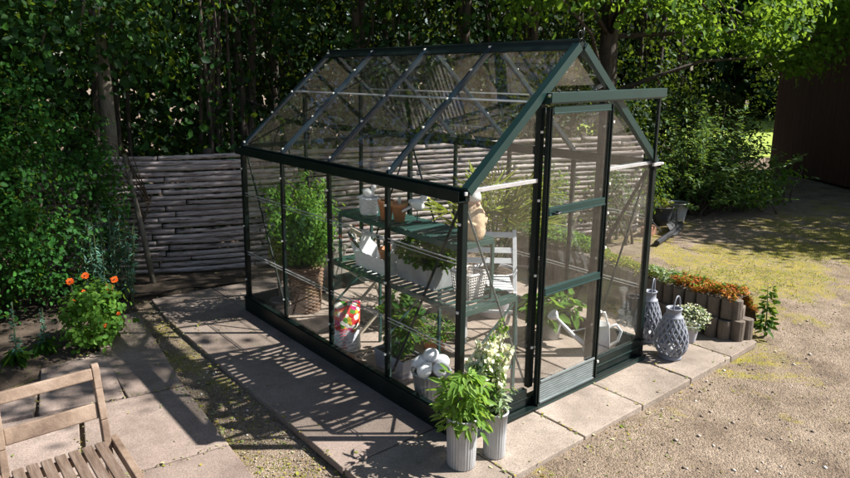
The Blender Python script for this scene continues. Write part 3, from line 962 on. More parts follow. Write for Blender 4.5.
# alyssum pot
t = thing('flower_pot', 'grey pot of white alyssum between the lanterns and the concrete planter', 'pot', (2.50, -.10, 0))
pot_mb(.050, .072, .145, 30).build('pot_body', M['greypot'], t, smooth=True)
soil_disc(.066, .135, t)
P0 = ellip(560, (0.0, 0, .20), (.15, .14, .10), .45)
leaves_obj('leaves', t, 'leaf_grey', P0, upn(560), RNG.uniform(.018, .034, 560), aspect=.3)
P1 = ellip(520, (0, 0, .205), (.16, .145, .10), .8); P1 = P1[P1[:, 2] > .19]
leaves_obj('flowers', t, 'flower_w', P1, upn(len(P1)), .014, aspect=1.0)

# planter with concrete palisade stones
t = thing('palisade_planter', 'curved two tier concrete palisade planter with orange and yellow sedum', 'planter', (0, 0, 0))
line = [(2.93, -.34), (2.80, -.30), (2.76, -.10), (2.76, .15), (2.80, .45), (2.88, .80), (2.97, 1.15), (3.05, 1.5), (3.10, 1.9), (3.12, 2.35)]
def along(line, step):
    out = []; acc = 0
    for a, b in zip(line[:-1], line[1:]):
        a = Vector((*a, 0)); b = Vector((*b, 0)); d = (b - a).length
        s = acc
        while s < d:
            out.append((a + (b - a) * (s / d), (b - a).normalized())); s += step
        acc = s - d
    return out
stone_me = {}
for tier_i, (z0, h, inset) in enumerate(((-.04, .205, 0), (.167, .165, .035))):
    for k, (p, d) in enumerate(along(line, .098)):
        if tier_i == 1 and k == 0: continue
        nrm = Vector((d.y, -d.x, 0))
        if nrm.x < 0: pass
        key = tier_i
        if key not in stone_me:
            mb = MB()
            prof = [(-.046, 0), (-.046, .03), (-.030, .052), (.0, .058), (.030, .052), (.046, .03), (.046, 0), (.040, -.05), (-.040, -.05)]
            mb.prism([(x, y, 0) for x, y in prof], (0, 0, h))
            o = mb.build('palisade_stone', M['conc'], t, bevel=.006)
            stone_me[key] = o
        else:
            o = stone_me[key].copy(); COL.objects.link(o); o.parent = t
        side = Vector((-d.y, d.x, 0))
        if side.x > 0: side = -side
        pp = p - side * inset
        o.location = (pp.x, pp.y, z0 + random.uniform(-.008, .008))
        o.rotation_euler = (random.uniform(-.02, .02), random.uniform(-.02, .02), math.atan2(side.y, side.x) - PI / 2 + random.uniform(-.05, .05))
# end return of the planter
mb = MB()
for k in range(3):
    x = 2.93 + k * .10
    mb.prism([(x - .045, -.33 + k * .05, -.04), (x + .045, -.31 + k * .05, -.04), (x + .045, -.22 + k * .05, -.04), (x - .045, -.24 + k * .05, -.04)], (0, 0, .30 - k * .1))
mb.build('planter_end', M['conc'], t, bevel=.008)
V = []; F = []
inner = along(line[1:], .1)
mb = MB()
rows = 6
vs = []
for (p, d) in inner:
    for r in range(rows):
        s = r / (rows - 1)
        vs.append((p.x + .04 + s * .52, p.y + .03 * s, .30 + .05 * math.sin(s * PI) - .36 * s ** 2.5 + random.uniform(-.01, .01)))
fs = [(i * rows + r, i * rows + r + 1, (i + 1) * rows + r + 1, (i + 1) * rows + r) for i in range(len(inner) - 1) for r in range(rows - 1)]
mb.add(vs, fs); mb.build('planter_soil', M['soil'], t, smooth=True)
def sedum(name, mat, n, y0, y1, x0, x1, zz, size, parent, mound=.05):
    y = RNG.uniform(y0, y1, n)
    lx = np.interp(y, [p[1] for p in line[1:]], [p[0] for p in line[1:]])
    s = RNG.uniform(x0, x1, n)
    z = zz + mound * np.abs(np.sin(y * 11 + s * 9)) - .36 * (s / .52).clip(0, 1) ** 2.5 + RNG.uniform(-.02, .03, n)
    P = np.stack([lx + s, y, z], 1)
    return leaves_obj(name, parent, mat, P, upn(n), RNG.uniform(size * .6, size * 1.3, n), aspect=.5)
t2 = thing('sedum', 'orange sedum mat spilling over the near end of the planter', 'plant', (0, 0, 0))
sedum('foliage', 'sedum_o', 4600, -.30, .22, -.03, .48, .335, .026, t2, .08)
sedum('green_shoots', 'leaf_lime', 700, -.30, .24, -.03, .5, .345, .03, t2, .08)
t2 = thing('sedum', 'pale green and yellow sedum mat on the middle of the planter', 'plant', (0, 0, 0))
sedum('foliage', 'sedum_y', 4600, .26, 1.2, .0, .46, .32, .024, t2, .07)
sedum('foliage', 'leaf_grey', 900, .2, .55, -.03, .3, .36, .03, t2)
t2 = thing('sedum', 'bushy lime green ground cover on the far half of the planter', 'plant', (0, 0, 0))
sedum('foliage', 'leaf_lime', 3600, 1.2, 2.4, -.05, .5, .36, .045, t2, .12)

# weed by the planter
t = thing('weed', 'single leafy green weed growing at the planter end', 'plant', (3.17, -.40, -.04))
mb = MB(); mb.tube([(0, 0, 0), (.02, .01, .2), (.0, .02, .45)], [.007, .005, .002], 6); mb.build('stem', M['stem'], t)
n = 90; z = RNG.uniform(.03, .44, n); a = RNG.random(n) * 6.28
P0 = np.stack([np.cos(a) * .02, np.sin(a) * .02, z], 1)
leaves_obj('leaves', t, 'leaf_bright', P0, upn(n), RNG.uniform(.05, .085, n) * (1.2 - z), F0=np.stack([np.cos(a), np.sin(a), .3 + 0 * a], 1), aspect=.55, curl=.15)

# big plant in wicker basket
t = thing('basket_plant', 'tall leafy shrub in a brown wicker basket at the far left corner', 'plant', (.42, 2.40, 0))
mb = MB()
for k in range(26):
    z = .012 + k * .0165
    R = .125 + .035 * (k / 25)
    mb.tube([((R + .006 * math.cos(12 * a + PI * (k % 2))) * math.cos(a), (R + .006 * math.cos(12 * a + PI * (k % 2))) * math.sin(a), z + .002 * math.sin(5 * a + k)) for a in np.linspace(0, 2 * PI, 60, endpoint=False)], .0095, 5, True)
mb.lathe([(.115, .004), (.118, .2), (.145, .42)], 24)
mb.build('wicker_basket', M['wicker'], t, smooth=True)
mb = MB()
cc = []
for k in range(34):
    a = random.random() * 6.28; r = random.uniform(.05, .36); h = random.uniform(.65, 1.36) - r * .35
    tip = (r * math.cos(a), r * math.sin(a), h)
    mb.tube([(random.uniform(-.05, .05), random.uniform(-.05, .05), .38), (tip[0] * .6, tip[1] * .6, .38 + (h - .38) * .5), tip], [.006, .004, .002], 5)
    for q in range(9):
        s = random.uniform(.25, 1.02)
        cc.append((tip[0] * (.4 + .6 * s), tip[1] * (.4 + .6 * s), .38 + (h - .38) * s))
mb.build('stems', M['stem'], t)
cc = np.array(cc)
P0, d = clump_points(cc, 17, .045)
leaves_obj('leaves', t, 'leaf_lime', P0, d + np.array([0, -.02, .04]), RNG.uniform(.03, .05, len(P0)), aspect=.55)
P1, d = clump_points(cc[RNG.random(len(cc)) < .3], 4, .05)
leaves_obj('pale_tips', t, 'leaf_pale', P1, d + np.array([0, 0, .05]), .032, aspect=.6)
t = thing('yellow_plant', 'small yellow leaved shrub left of the basket shrub, against the glass', 'plant', (.16, 2.42, 0))
pot_mb(.07, .09, .15, 24).build('pot_body', M['darkpot'], t, smooth=True)
mb = MB()
for k in range(6): mb.tube([(0, 0, .13), (random.uniform(-.05, .05), random.uniform(-.05, .05), .60)], .004, 5)
mb.build('stems', M['twig'], t)
P0 = ellip(420, (0, 0, .60), (.10, .10, .18), .2)
leaves_obj('leaves', t, 'leaf_yellow', P0, upn(420), .032, aspect=.5)

# palm in a grey pot
t = thing('potted_palm', 'yellow green fan palm in a pale grey pot at the back right', 'plant', (1.70, 1.28, 0))
pot_mb(.13, .19, .42, 36, lip=.012).build('pot_body', M['greypot'], t, smooth=True)
soil_disc(.178, .40, t)
mb = MB(); parts = []
for k in range(26):
    a = random.random() * 6.28; ln = random.uniform(.30, .72); tilt = random.uniform(.05, .85)
    c = Vector((math.cos(a) * math.sin(tilt) * ln, math.sin(a) * math.sin(tilt) * ln, .45 + math.cos(tilt) * ln + .05))
    mb.tube([(0, 0, .40), (c.x * .45, c.y * .45, .40 + (c.z - .4) * .62), tuple(c)], [.007, .005, .004], 5)
    d = Vector((math.cos(a) * math.sin(tilt + .2), math.sin(a) * math.sin(tilt + .2), math.cos(tilt + .2)))
    _, s, u = frame(d)
    nb = 17
    base = np.tile(np.array(c), (nb, 1))
    ang = np.linspace(-1.9, 1.9, nb)
    F0 = np.array([np.array(d) * math.cos(x) + np.array(s) * math.sin(x) for x in ang])
    V_, F_ = leaf_arrays(base, np.tile(np.array(u), (nb, 1)) + RNG.normal(size=(nb, 3)) * .15, RNG.uniform(.22, .34, nb), aspect=.05, F0=F0, droop=.12, curl=.10)
    parts.append((V_, F_))
mb.build('leaf_stalks', M['stem'], t)
V_, F_ = merge(parts); np_mesh('fronds', V_, F_, M['palm'], t)

# floor plants
def bush_pot(name, label, loc, pot, potmat, c, r, n, size, mat, asp=.55, sh=.3, box=None):
    t = thing(name, label, 'plant', loc)
    if box:
        bx, by, bh = box
        mb = MB()
        mb.prism([(-bx * .9, -by * .9, 0), (bx * .9, -by * .9, 0), (bx * .9, by * .9, 0), (-bx * .9, by * .9, 0)], (0, 0, .004))
        for (p, q) in (((-bx, -by), (bx, -by)), ((bx, -by), (bx, by)), ((bx, by), (-bx, by)), ((-bx, by), (-bx, -by))):
            mb.add([(p[0] * .9, p[1] * .9, .004), (q[0] * .9, q[1] * .9, .004), (q[0], q[1], bh), (p[0], p[1], bh),
                    (p[0] * .87, p[1] * .87, .004), (q[0] * .87, q[1] * .87, .004), (q[0] * .96, q[1] * .96, bh), (p[0] * .96, p[1] * .96, bh)],
                   [(0, 1, 2, 3), (7, 6, 5, 4), (3, 2, 6, 7)])
        mb.box(-bx - .004, bx + .004, -by - .004, -by - .0005, bh - .012, bh); mb.box(-bx - .004, bx + .004, by + .0005, by + .004, bh - .012, bh)
        mb.build('pot_body', M[potmat], t)
        mb = MB(); mb.box(-bx * .93, bx * .93, -by * .93, by * .93, bh - .03, bh - .018); mb.build('soil', M['soil'], t)
    else:
        pot_mb(*pot).build('pot_body', M[potmat], t, smooth=True)
        soil_disc(pot[1] * .93, pot[2] - .012, t)
    P0 = ellip(n, c, r, sh)
    leaves_obj('leaves', t, mat, P0, upn(n) + (P0 - np.array(c)) * 3, RNG.uniform(size * .7, size * 1.3, n), aspect=asp)
    mb = MB()
    for k in range(9):
        a = random.random() * 6.28
        mb.tube([(0, 0, .08), (c[0] + math.cos(a) * r[0] * .6, c[1] + math.sin(a) * r[1] * .6, c[2])], [.004, .002], 5)
    mb.build('stems', M['stem'], t)
    return t
bush_pot('herb_pot', 'leafy green herb in a grey rectangular box on the floor below the staging', (.31, .93, 0), None, 'greypot', (0, 0, .25), (.10, .15, .17), 330, .05, 'leaf_bright', box=(.10, .17, .14))
bush_pot('herb_pot', 'taller broad leaved green plant behind the rectangular herb box', (.50, 1.12, 0), (.06, .08, .14), 'greypot', (0, 0, .36), (.14, .13, .20), 120, .10, 'leaf_bright', .5)
bush_pot('floor_plant', 'low feathery yellow green plant on the floor behind the white eggs', (.78, 1.05, 0), (.08, .10, .10), 'terra', (0, 0, .17), (.24, .20, .09), 900, .028, 'leaf_lime', .35)
bush_pot('hosta', 'broad leaved hosta in a zinc pot behind the door', (1.68, .62, 0), (.065, .085, .20), 'zincpale', (0, 0, .28), (.20, .18, .10), 95, .13, 'leaf_lime', .55, .55)
# zinc pot with the eggs
t = thing('zinc_tub', 'wide ribbed zinc tub holding white egg shaped stones in the near corner', 'tub', (.165, .42, 0))
pot_mb(.095, .125, .235, 40, 28, .02, lip=.008).build('pot_body', M['zinc'], t, smooth=True)
soil_disc(.112, .215, t)
EG = 'white egg shaped stones in the zinc tub'
egg = None
for k, (x, y, z, rz_, lab) in enumerate(((.12, .27, .27, .3, 'white egg stone at the lower left of the tub'), (.20, .22, .265, 1.2, 'white egg stone at the front of the tub'), (.28, .30, .27, 2.2, 'white egg stone at the right of the tub'), (.16, .36, .275, 2.8, 'white egg stone at the back left of the tub'), (.22, .32, .325, .2, 'white egg stone lying on top of the others'))):
    if egg is None:
        mb = MB()
        mb.ball((0, 0, 0), .064, .047, .045, 24, 14)
        for i, v in enumerate(mb.v):
            s = 1 - .22 * (v[0] / .072)
            mb.v[i] = (v[0], v[1] * s, v[2] * s)
        egg = mb.build('egg_stone', M['egg'], None, smooth=True); e = egg
    else:
        e = egg.copy(); COL.objects.link(e)
    e.location = (x - .035, y + .12, z); e.rotation_euler = (random.uniform(-.3, .3), random.uniform(-.3, .3), rz_)
    tag(e, lab, 'stone', EG)

# fertiliser bag
def bag_mat():
    m, nt, out = new_mat('printed_bag')
    vec = coords(nt)
    sx = nt.nodes.new('ShaderNodeSeparateXYZ'); nt.links.new(vec, sx.inputs[0])
    v = nt.nodes.new('ShaderNodeTexVoronoi'); v.inputs['Scale'].default_value = 30; nt.links.new(vec, v.inputs['Vector'])
    sep = nt.nodes.new('ShaderNodeSeparateColor'); nt.links.new(v.outputs['Color'], sep.inputs[0])
    pic = ramp(nt, sep.outputs[0], [(0, (.55, .03, .03)), (.25, (.75, .08, .08)), (.4, (.08, .25, .03)), (.55, (.7, .45, .05)), (.7, (.55, .05, .2)), (.78, (.8, .76, .68))], 'CONSTANT')
    z = math_n(nt, 'ADD', sx.outputs[2], math_n(nt, 'MULTIPLY', sx.outputs[1], -.7))
    z = math_n(nt, 'ADD', z, math_n(nt, 'MULTIPLY', noise(nt, vec, 14, 3), .12))
    mk = ramp(nt, z, [(.27, (0, 0, 0)), (.285, (1, 1, 1))])
    col = mixc(nt, mk, (.72, .72, .78), pic)
    b = nt.nodes.new('ShaderNodeBsdfPrincipled'); b.inputs['Roughness'].default_value = .3
    nt.links.new(col, b.inputs['Base Color'])
    bp = nt.nodes.new('ShaderNodeBump'); bp.inputs['Strength'].default_value = .7; bp.inputs['Distance'].default_value = .02
    nt.links.new(noise(nt, vec, 12, 3), bp.inputs['Height']); nt.links.new(bp.outputs[0], b.inputs['Normal'])
    nt.links.new(b.outputs[0], out.inputs[0])
    return m
t = thing('soil_bag', 'white plastic soil bag printed with red and green flowers under the staging', 'bag', (.20, 1.44, 0), rot=-.45)
mb = MB()
vs = []; fs = []
nx, nz_ = 14, 12
for side in (-1, 1):
    for j in range(nz_ + 1):
        for i in range(nx + 1):
            u_ = i / nx * 2 - 1; v_ = j / nz_
            bulge = .062 * (1 - u_ ** 4) * (1 - max(0, (v_ - .25) / .75) ** 3) * (.85 + .15 * min(1, v_ * 5))
            vs.append((u_ * .115 * (1 - .06 * math.sin(v_ * PI)), side * bulge, v_ * .40 + .004))
n1 = (nx + 1) * (nz_ + 1)
for s in range(2):
    for j in range(nz_):
        for i in range(nx):
            q = [s * n1 + j * (nx + 1) + i, s * n1 + j * (nx + 1) + i + 1, s * n1 + (j + 1) * (nx + 1) + i + 1, s * n1 + (j + 1) * (nx + 1) + i]
            fs.append(tuple(q if s == 0 else q[::-1]))
mb.add(vs, fs)
mb.build('bag_body', bag_mat(), t, smooth=True)
M['bagred'] = surf('bag_red', (.55, .05, .10), (.62, .07, .12), 10, .4)
mb = MB()
for k in range(7):
    z = .04 + k * .026
    mb.tube([(-.05 + .012 * math.sin(k), -.068, z), (-.03, -.070, z + .010), (-.012 + .01 * math.cos(k * 2), -.070, z + .002)], .0035, 5)
mb.build('printed_strokes', M['bagred'], t)

# ------------------------------------------------------------------ things on the shelves
TZ, LZ = 1.1775, .7875
PG = 'pots on the top shelf'
t = thing('crochet_pot', 'white openwork basket pot with a white bird on the top shelf', 'pot', (.125, 1.04, TZ), PG)
mb = MB(); mb.lathe([(.052, 0), (.060, .05), (.066, .12), (.068, .125), (.060, .125), (.058, .05), (.05, .008)], 36)
for k in range(10):
    z = .012 + k * .0115; R = .055 + .012 * k / 10
    mb.tube([((R + .003 * math.cos(14 * a + PI * (k % 2))) * math.cos(a), (R + .003 * math.cos(14 * a + PI * (k % 2))) * math.sin(a), z) for a in np.linspace(0, 2 * PI, 56, endpoint=False)], .0055, 5, True)
mb.build('basket_body', M['white'], t, smooth=True)
def bird(loc, label, rot, s=1.0, stand=0.0):
    t = thing('bird_ornament', label, 'ornament', loc, 'white bird ornaments', rot)
    mb = MB()
    R = Matrix.Rotation(.5, 3, 'Y')
    mb.ball((0, 0, stand + .045 * s), .050 * s, .030 * s, .034 * s, rot=R)
    mb.ball((.042 * s, 0, stand + .088 * s), .024 * s, .022 * s, .022 * s)
    mb.tube([(.02 * s, 0, stand + .055 * s), (.036 * s, 0, stand + .078 * s)], [.022 * s, .018 * s], 10)
    mb.prism([(-.035 * s, -.02 * s, stand + .03 * s), (-.10 * s, -.018 * s, stand + .0 * s), (-.10 * s, .018 * s, stand + .0 * s), (-.035 * s, .02 * s, stand + .03 * s)], (0, 0, .012 * s))
    mb.build('body', M['bird'], t, smooth=True)
    for sg in (-1, 1):
        mb = MB(); mb.ball((-.012 * s, sg * .030 * s, stand + .045 * s), .045 * s, .008 * s, .022 * s, rot=R); mb.build('wing', M['bird'], t, smooth=True)
    mb = MB(); mb.tube([(.060 * s, 0, stand + .086 * s), (.084 * s, 0, stand + .080 * s)], [.009 * s, .002 * s], 8); mb.build('beak', M['beak'], t)
    if stand:
        mb = MB(); mb.tube([(0, 0, .004), (0, 0, stand + .02)], .003, 6); mb.lathe([(.03, 0), (.03, .004)], 20); mb.build('stand', M['black'], t)
    return t
bird((.125, 1.04, TZ + .115), 'white bird sitting in the white openwork basket', -.6, .85)
bird((.24, .66, TZ), 'white bird ornament with yellow beak on a thin stand on the top shelf', -.5, 1.05, .07)
for k, (x, y, lab) in enumerate(((.115, .835, 'terracotta pot on the top shelf, left one of two'), (.165, .755, 'terracotta pot holding a white label, right one of two'))):
    t = thing('terracotta_pot', lab, 'pot', (x, y, TZ), PG)
    mb = MB(); h = .135 if k == 0 else .125
    mb.lathe([(.036, 0), (.050, h - .028), (.056, h - .027), (.058, h), (.050, h), (.047, h - .03)], 32)
    mb.build('pot_body', M['terra'], t, smooth=True)
    soil_disc(.047, h - .02, t)
    mb = MB()
    if k: mb.box(-.002, .002, -.014, .014, h - .03, h + .035)
    else:
        for q in range(5): mb.tube([(random.uniform(-.02, .02), random.uniform(-.02, .02), h - .02), (random.uniform(-.05, .05), random.uniform(-.05, .05), h + .03)], .0025, 5)
    mb.build('plant_label' if k else 'dry_twigs', M['white'] if k else M['twig'], t)

# gnome-like tan figure
t = thing('garden_figure', 'tan garden figure with a tall white pointed hat beside the near corner post', 'ornament', (.215, .135, TZ))
mb = MB()
prof = [(.055, 0), (.064, .03), (.066, .09), (.060, .13), (.048, .165), (.040, .185), (.002, .19)]
mb.lathe(prof, 28, ripple=7, ramp=.03); mb.build('body', M['tan'], t, smooth=True)
mb = MB(); mb.ball((0, 0, .195), .040, .038, .036); mb.ball((.0, -.040, .192), .010); mb.build('head', M['pinkish'], t, smooth=True)
mb = MB(); mb.lathe([(.043, .208), (.040, .235), (.026, .275), (.014, .32), (.002, .345)], 24); mb.build('hat', M['bird'], t, smooth=True)
mb = MB(); mb.ball((.0, -.026, .155), .034, .022, .045); mb.build('beard', M['tan'], t, smooth=True)
for sg in (-1, 1):
    mb = MB(); mb.tube([(sg * .05, -.005, .145), (sg * .066, -.025, .10), (sg * .03, -.055, .085)], [.016, .015, .011], 8); mb.build('arm', M['tan'], t, smooth=True)
t.scale = (1.2, 1.2, 1.12)

# white wooden tool caddy
t = thing('tool_caddy', 'white wooden tool caddy full of hand tools on the lower shelf', 'caddy', (.185, .985, LZ))
mb = MB()
for y in (-.17, .17):
    poly = [(-.085, y, 0), (.085, y, 0), (.10, y, .12), (.045, y, .17), (.03, y, .245), (-.03, y, .245), (-.045, y, .17), (-.10, y, .12)]
    mb = MB(); mb.prism(poly, (0, .012 if y > 0 else -.012, 0)); mb.build('end_panel', M['whitewood'], t, bevel=.002)
for sg in (-1, 1):
    mb = MB(); mb.prism([(sg * .085, -.169, 0), (sg * .085, .169, 0), (sg * .098, .169, .115), (sg * .098, -.169, .115)], (sg * .008, 0, 0)); mb.build('side_panel', M['whitewood'], t, bevel=.002)
mb = MB(); mb.box(-.084, .084, -.169, .169, .0, .010); mb.build('bottom_panel', M['whitewood'], t)
mb = MB(); mb.tube([(0, -.17, .222), (0, .17, .222)], .010); mb.build('handle', M['whitewood'], t, smooth=True)
for (x, y, dx, dy, c) in ((-.03, .09, -.10, .12, 'handle'), (.03, .03, .03, -.02, 'black'), (-.02, -.03, .01, .05, 'handle')):
    q = thing('hand_tool', {0.09: 'hand trowel leaning left out of the white caddy', .03: 'upright black handled tool in the white caddy', -.03: 'short dark handled tool in the middle of the white caddy'}[y], 'tool', (.185 + x, .985 + y, LZ + .012), 'hand tools in the white caddy')
    mb = MB(); mb.tube([(0, 0, .0), (dx * .5, dy * .5, .12)], .005, 6); mb.build('blade', M['zinc'], q)
    mb = MB(); mb.tube([(dx * .5, dy * .5, .12), (dx * .8, dy * .8, .18), (dx, dy, .235)], [.010, .014, .011], 8); mb.build('grip', M[c], q, smooth=True)
t = thing('terracotta_pot', 'small terracotta pot standing inside the white tool caddy', 'pot', (.185, .92, LZ + .012))
mb = MB(); mb.lathe([(.036, 0), (.05, .12), (.056, .12), (.056, .15), (.049, .15), (.046, .12)], 28); mb.build('pot_body', M['terra'], t, smooth=True)
t = thing('white_frame', 'white wooden frame leaning at the far end of the lower shelf', 'frame', (.15, 1.22, LZ))
for a, b in (((-.02, -.05, 0), (-.05, .02, .20)), ((.05, .03, 0), (.03, .09, .19)), ((-.02, -.05, .01), (.05, .03, .01)), ((-.05, .02, .19), (.03, .09, .18))):
    mb = MB(); mb.bar(a, b, .028, .012, (1, 0, 0)); mb.build('frame_bar', M['white'], t, bevel=.002)

# zinc trough with ivy-like plants
t = thing('zinc_trough', 'grey zinc trough of trailing green leaves under the top shelf', 'planter', (.235, .575, LZ))
mb = MB()
for (p, q) in (((-.09, -.19), (.09, -.19)), ((.09, -.19), (.09, .19)), ((.09, .19), (-.09, .19)), ((-.09, .19), (-.09, -.19))):
    mb.add([(p[0] * .9, p[1] * .94, 0), (q[0] * .9, q[1] * .94, 0), (q[0], q[1], .15), (p[0], p[1], .15), (p[0] * .86, p[1] * .9, 0), (q[0] * .86, q[1] * .9, 0), (q[0] * .96, q[1] * .97, .15), (p[0] * .96, p[1] * .97, .15)], [(0, 1, 2, 3), (7, 6, 5, 4), (3, 2, 6, 7)])
mb.box(-.08, .08, -.17, .17, .0, .004)
mb.build('trough_body', M['zincpale'], t)
mb = MB(); mb.box(-.085, .085, -.18, .18, .10, .13); mb.build('soil', M['soil'], t)
mb = MB()
for k in range(12): mb.tube([(random.uniform(-.05, .05), random.uniform(-.15, .15), .12), (random.uniform(-.08, .08), random.uniform(-.2, .2), .26)], .003, 5)
mb.build('stems', M['stem'], t)
P0 = ellip(400, (-.02, -.04, .215), (.15, .27, .095), .25)
leaves_obj('leaves', t, 'leaf_bright', P0, upn(400), RNG.uniform(.035, .06, 400), aspect=.85)

# white wicker basket
t = thing('wire_basket', 'square pale wicker basket behind the near corner post on the lower shelf', 'basket', (.27, .20, LZ))
mb = MB()
def sq(hw, z, rr, k=0):
    pts = []
    for c0, c1 in (((-1, -1), (1, -1)), ((1, -1), (1, 1)), ((1, 1), (-1, 1)), ((-1, 1), (-1, -1))):
        for i in range(6):
            s = i / 6; pts.append(((c0[0] + (c1[0] - c0[0]) * s) * hw, (c0[1] + (c1[1] - c0[1]) * s) * hw, z))
    mb.tube(pts, rr, 5, True)
for k in range(9): sq(.062 + .0022 * k, .006 + k * .0185, .0036 if k < 8 else .009)
for k in range(9):
    s = -1 + 2 * k / 8
    for e in (-1, 1):
        mb.tube([(s * .062, e * .062, 0), (s * .080, e * .080, .155)], .0036, 5); mb.tube([(e * .062, s * .062, 0), (e * .080, s * .080, .155)], .0036, 5)
mb.build('basket_weave', M['whitewicker'], t, smooth=True)
mb = MB(); mb.box(-.058, .058, -.058, .058, .004, .03); mb.build('basket_floor', M['whitewicker'], t)

# ------------------------------------------------------------------ folding chairs in the greenhouse
def folding_chair(loc, rot, label, mat, mat2):
    t = thing('folding_chair', label, 'chair', loc, rot=rot)
    for sx in (-.2, .2):
        mb = MB(); mb.bar((sx, -.20, 0), (sx, .16, .86), .032, .018, (0, 1, 0)); mb.build('leg', M[mat], t, bevel=.002)
        mb = MB(); mb.bar((sx * .9, .26, 0), (sx * .9, -.20, .44), .028, .016, (0, 1, 0)); mb.build('leg', M[mat], t, bevel=.002)
    mb = MB()
    for k in range(6): mb.box(-.17, .17, -.19 + k * .066, -.19 + k * .066 + .048, .445, .460)
    mb.build('seat', M[mat2], t, bevel=.002)
    for z, y in ((.82, .146), (.70, .096), (.62, .062)):
        mb = MB(); mb.bar((-.185, y, z), (.185, y, z), .014, .045, (0, .4, .9)); mb.build('back_slat', M[mat2], t, bevel=.002)
    mb = MB(); mb.bar((-.2, -.1, .24), (.2, -.1, .24), .014, .02); mb.build('stretcher', M[mat], t)
    return t
M['tanwood'] = surf('pale_wood', (.42, .36, .28), (.58, .50, .40), 9, .6)
folding_chair((1.32, .98, 0), -.75, 'white folding chair standing in the middle of the greenhouse', 'whitewood', 'whitewood')
folding_chair((.72, 1.72, 0), 1.35, 'pale wooden folding chair behind the staging', 'tanwood', 'tanwood')
t = thing('seat_cushion', 'white cushion lying on the pale wooden folding chair', 'cushion', (.72, 1.72, .463), rot=1.35)
mb = MB(); mb.box(-.17, .17, -.17, .17, 0, .05); mb.build('cushion_body', M['white'], t, bevel=.02, smooth=False)

# watering can
t = thing('watering_can', 'white metal watering can with a long spout behind the door', 'watering can', (1.73, .23, 0), rot=2.50)
t.scale = (1.2, 1.2, 1.2)
mb = MB(); mb.lathe([(.085, 0), (.088, .01), (.072, .19), (.074, .195), (.066, .195), (.07, .02)], 32, sy=.82); mb.build('can_body', M['white'], t, smooth=True)
mb = MB(); mb.tube([(.075, 0, .05), (.16, 0, .12), (.27, 0, .235)], [.020, .014, .010], 10); mb.build('spout', M['white'], t, smooth=True)
mb = MB(); mb.tube([(.262, 0, .228), (.290, 0, .252), (.300, 0, .262)], [.012, .036, .037], 18); mb.build('rose', M['white'], t, smooth=True)
mb = MB(); mb.tube([(-.066, 0, .165), (-.12, 0, .185), (-.155, 0, .14), (-.135, 0, .07), (-.083, 0, .045)], .009, 8); mb.build('handle', M['white'], t, smooth=True)
mb = MB(); mb.tube([(.05, 0, .19), (.02, 0, .27), (-.04, 0, .27), (-.062, 0, .19)], .007, 8); mb.build('top_handle', M['white'], t, smooth=True)
mb = MB(); mb.tube([(.065, 0, .165), (.17, 0, .142)], .004, 6); mb.build('spout_strut', M['white'], t)

# ------------------------------------------------------------------ teak chair in the foreground
t = thing('garden_chair', 'weathered teak slatted garden chair at the bottom left', 'chair', (0, 0, 0))
X0, X1 = -2.30, -1.855
YR = .565
for x in (X0, X1):
    mb = MB()
    pts = [(x, .50, -.0), (x, .545, .36), (x, .585, .50), (x, .640, .64), (x, .672, .735)]
    for a, b in zip(pts[:-1], pts[1:]): mb.bar(a, b, .034, .050, (0, 1, 0))
    mb.tube([(x - .017, .672, .735), (x + .017, .672, .735)], .0245, 12)
    mb.build('rear_leg', M['teak'], t, bevel=.004)
    mb = MB(); mb.bar((x, .07, 0), (x, .07, .375), .034, .045, (0, 1, 0)); mb.build('front_leg', M['teak'], t, bevel=.004)
    mb = MB(); mb.bar((x + (.036 if x == X1 else -.036), .57, .385), (x + (.036 if x == X1 else -.036), .03, .365), .034, .050); mb.build('side_rail', M['teak'], t, bevel=.004)
for (y0, z0, hh, w) in ((.664, .712, .056, .042), (.605, .545, .076, .022)):
    mb = MB(); mb.bar((X0 + .0175, y0, z0), (X1 - .0175, y0, z0), w, hh, (0, .33, .94)); mb.build('back_rail', M['teak'], t, bevel=.006)
for k in range(7):
    x = X0 + .048 + k * (X1 - X0 - .085) / 6.0
    mb = MB(); mb.bar((x, .545, .400), (x, .04, .392), .048, .016); mb.build('seat_slat', M['teakx'], t, bevel=.003)
for y, z in ((.52, .368), (.10, .355)):
    mb = MB(); mb.box(X0 + .0175, X1 - .0175, y - .014, y + .014, z - .025, z + .018); mb.build('cross_rail', M['teak'], t, bevel=.003)

# ------------------------------------------------------------------ log fence
t = thing('log_fence', 'curved fence of stacked horizontal bark stripped logs behind the greenhouse', 'fence', (0, 0, 0))
fl = [(-1.5, 4.98), (-1.0, 4.72), (-.35, 4.37), (.25, 4.08), (.8, 3.88), (1.5, 3.64), (2.3, 3.39), (3.1, 3.13), (3.9, 2.88), (4.8, 2.54), (5.55, 2.20)]
fl0 = fl
fl = []
for i in range(len(fl0) - 1):
    p0 = fl0[max(i - 1, 0)]; p1 = fl0[i]; p2 = fl0[i + 1]; p3 = fl0[min(i + 2, len(fl0) - 1)]
    for q in (0, .5):
        fl.append(tuple(.5 * (2 * p1[c] + (p2[c] - p0[c]) * q + (2 * p0[c] - 5 * p1[c] + 4 * p2[c] - p3[c]) * q * q + (3 * p1[c] - p0[c] - 3 * p2[c] + p3[c]) * q ** 3) for c in (0, 1)))
fl.append(fl0[-1])
mb = MB()
NR = 21
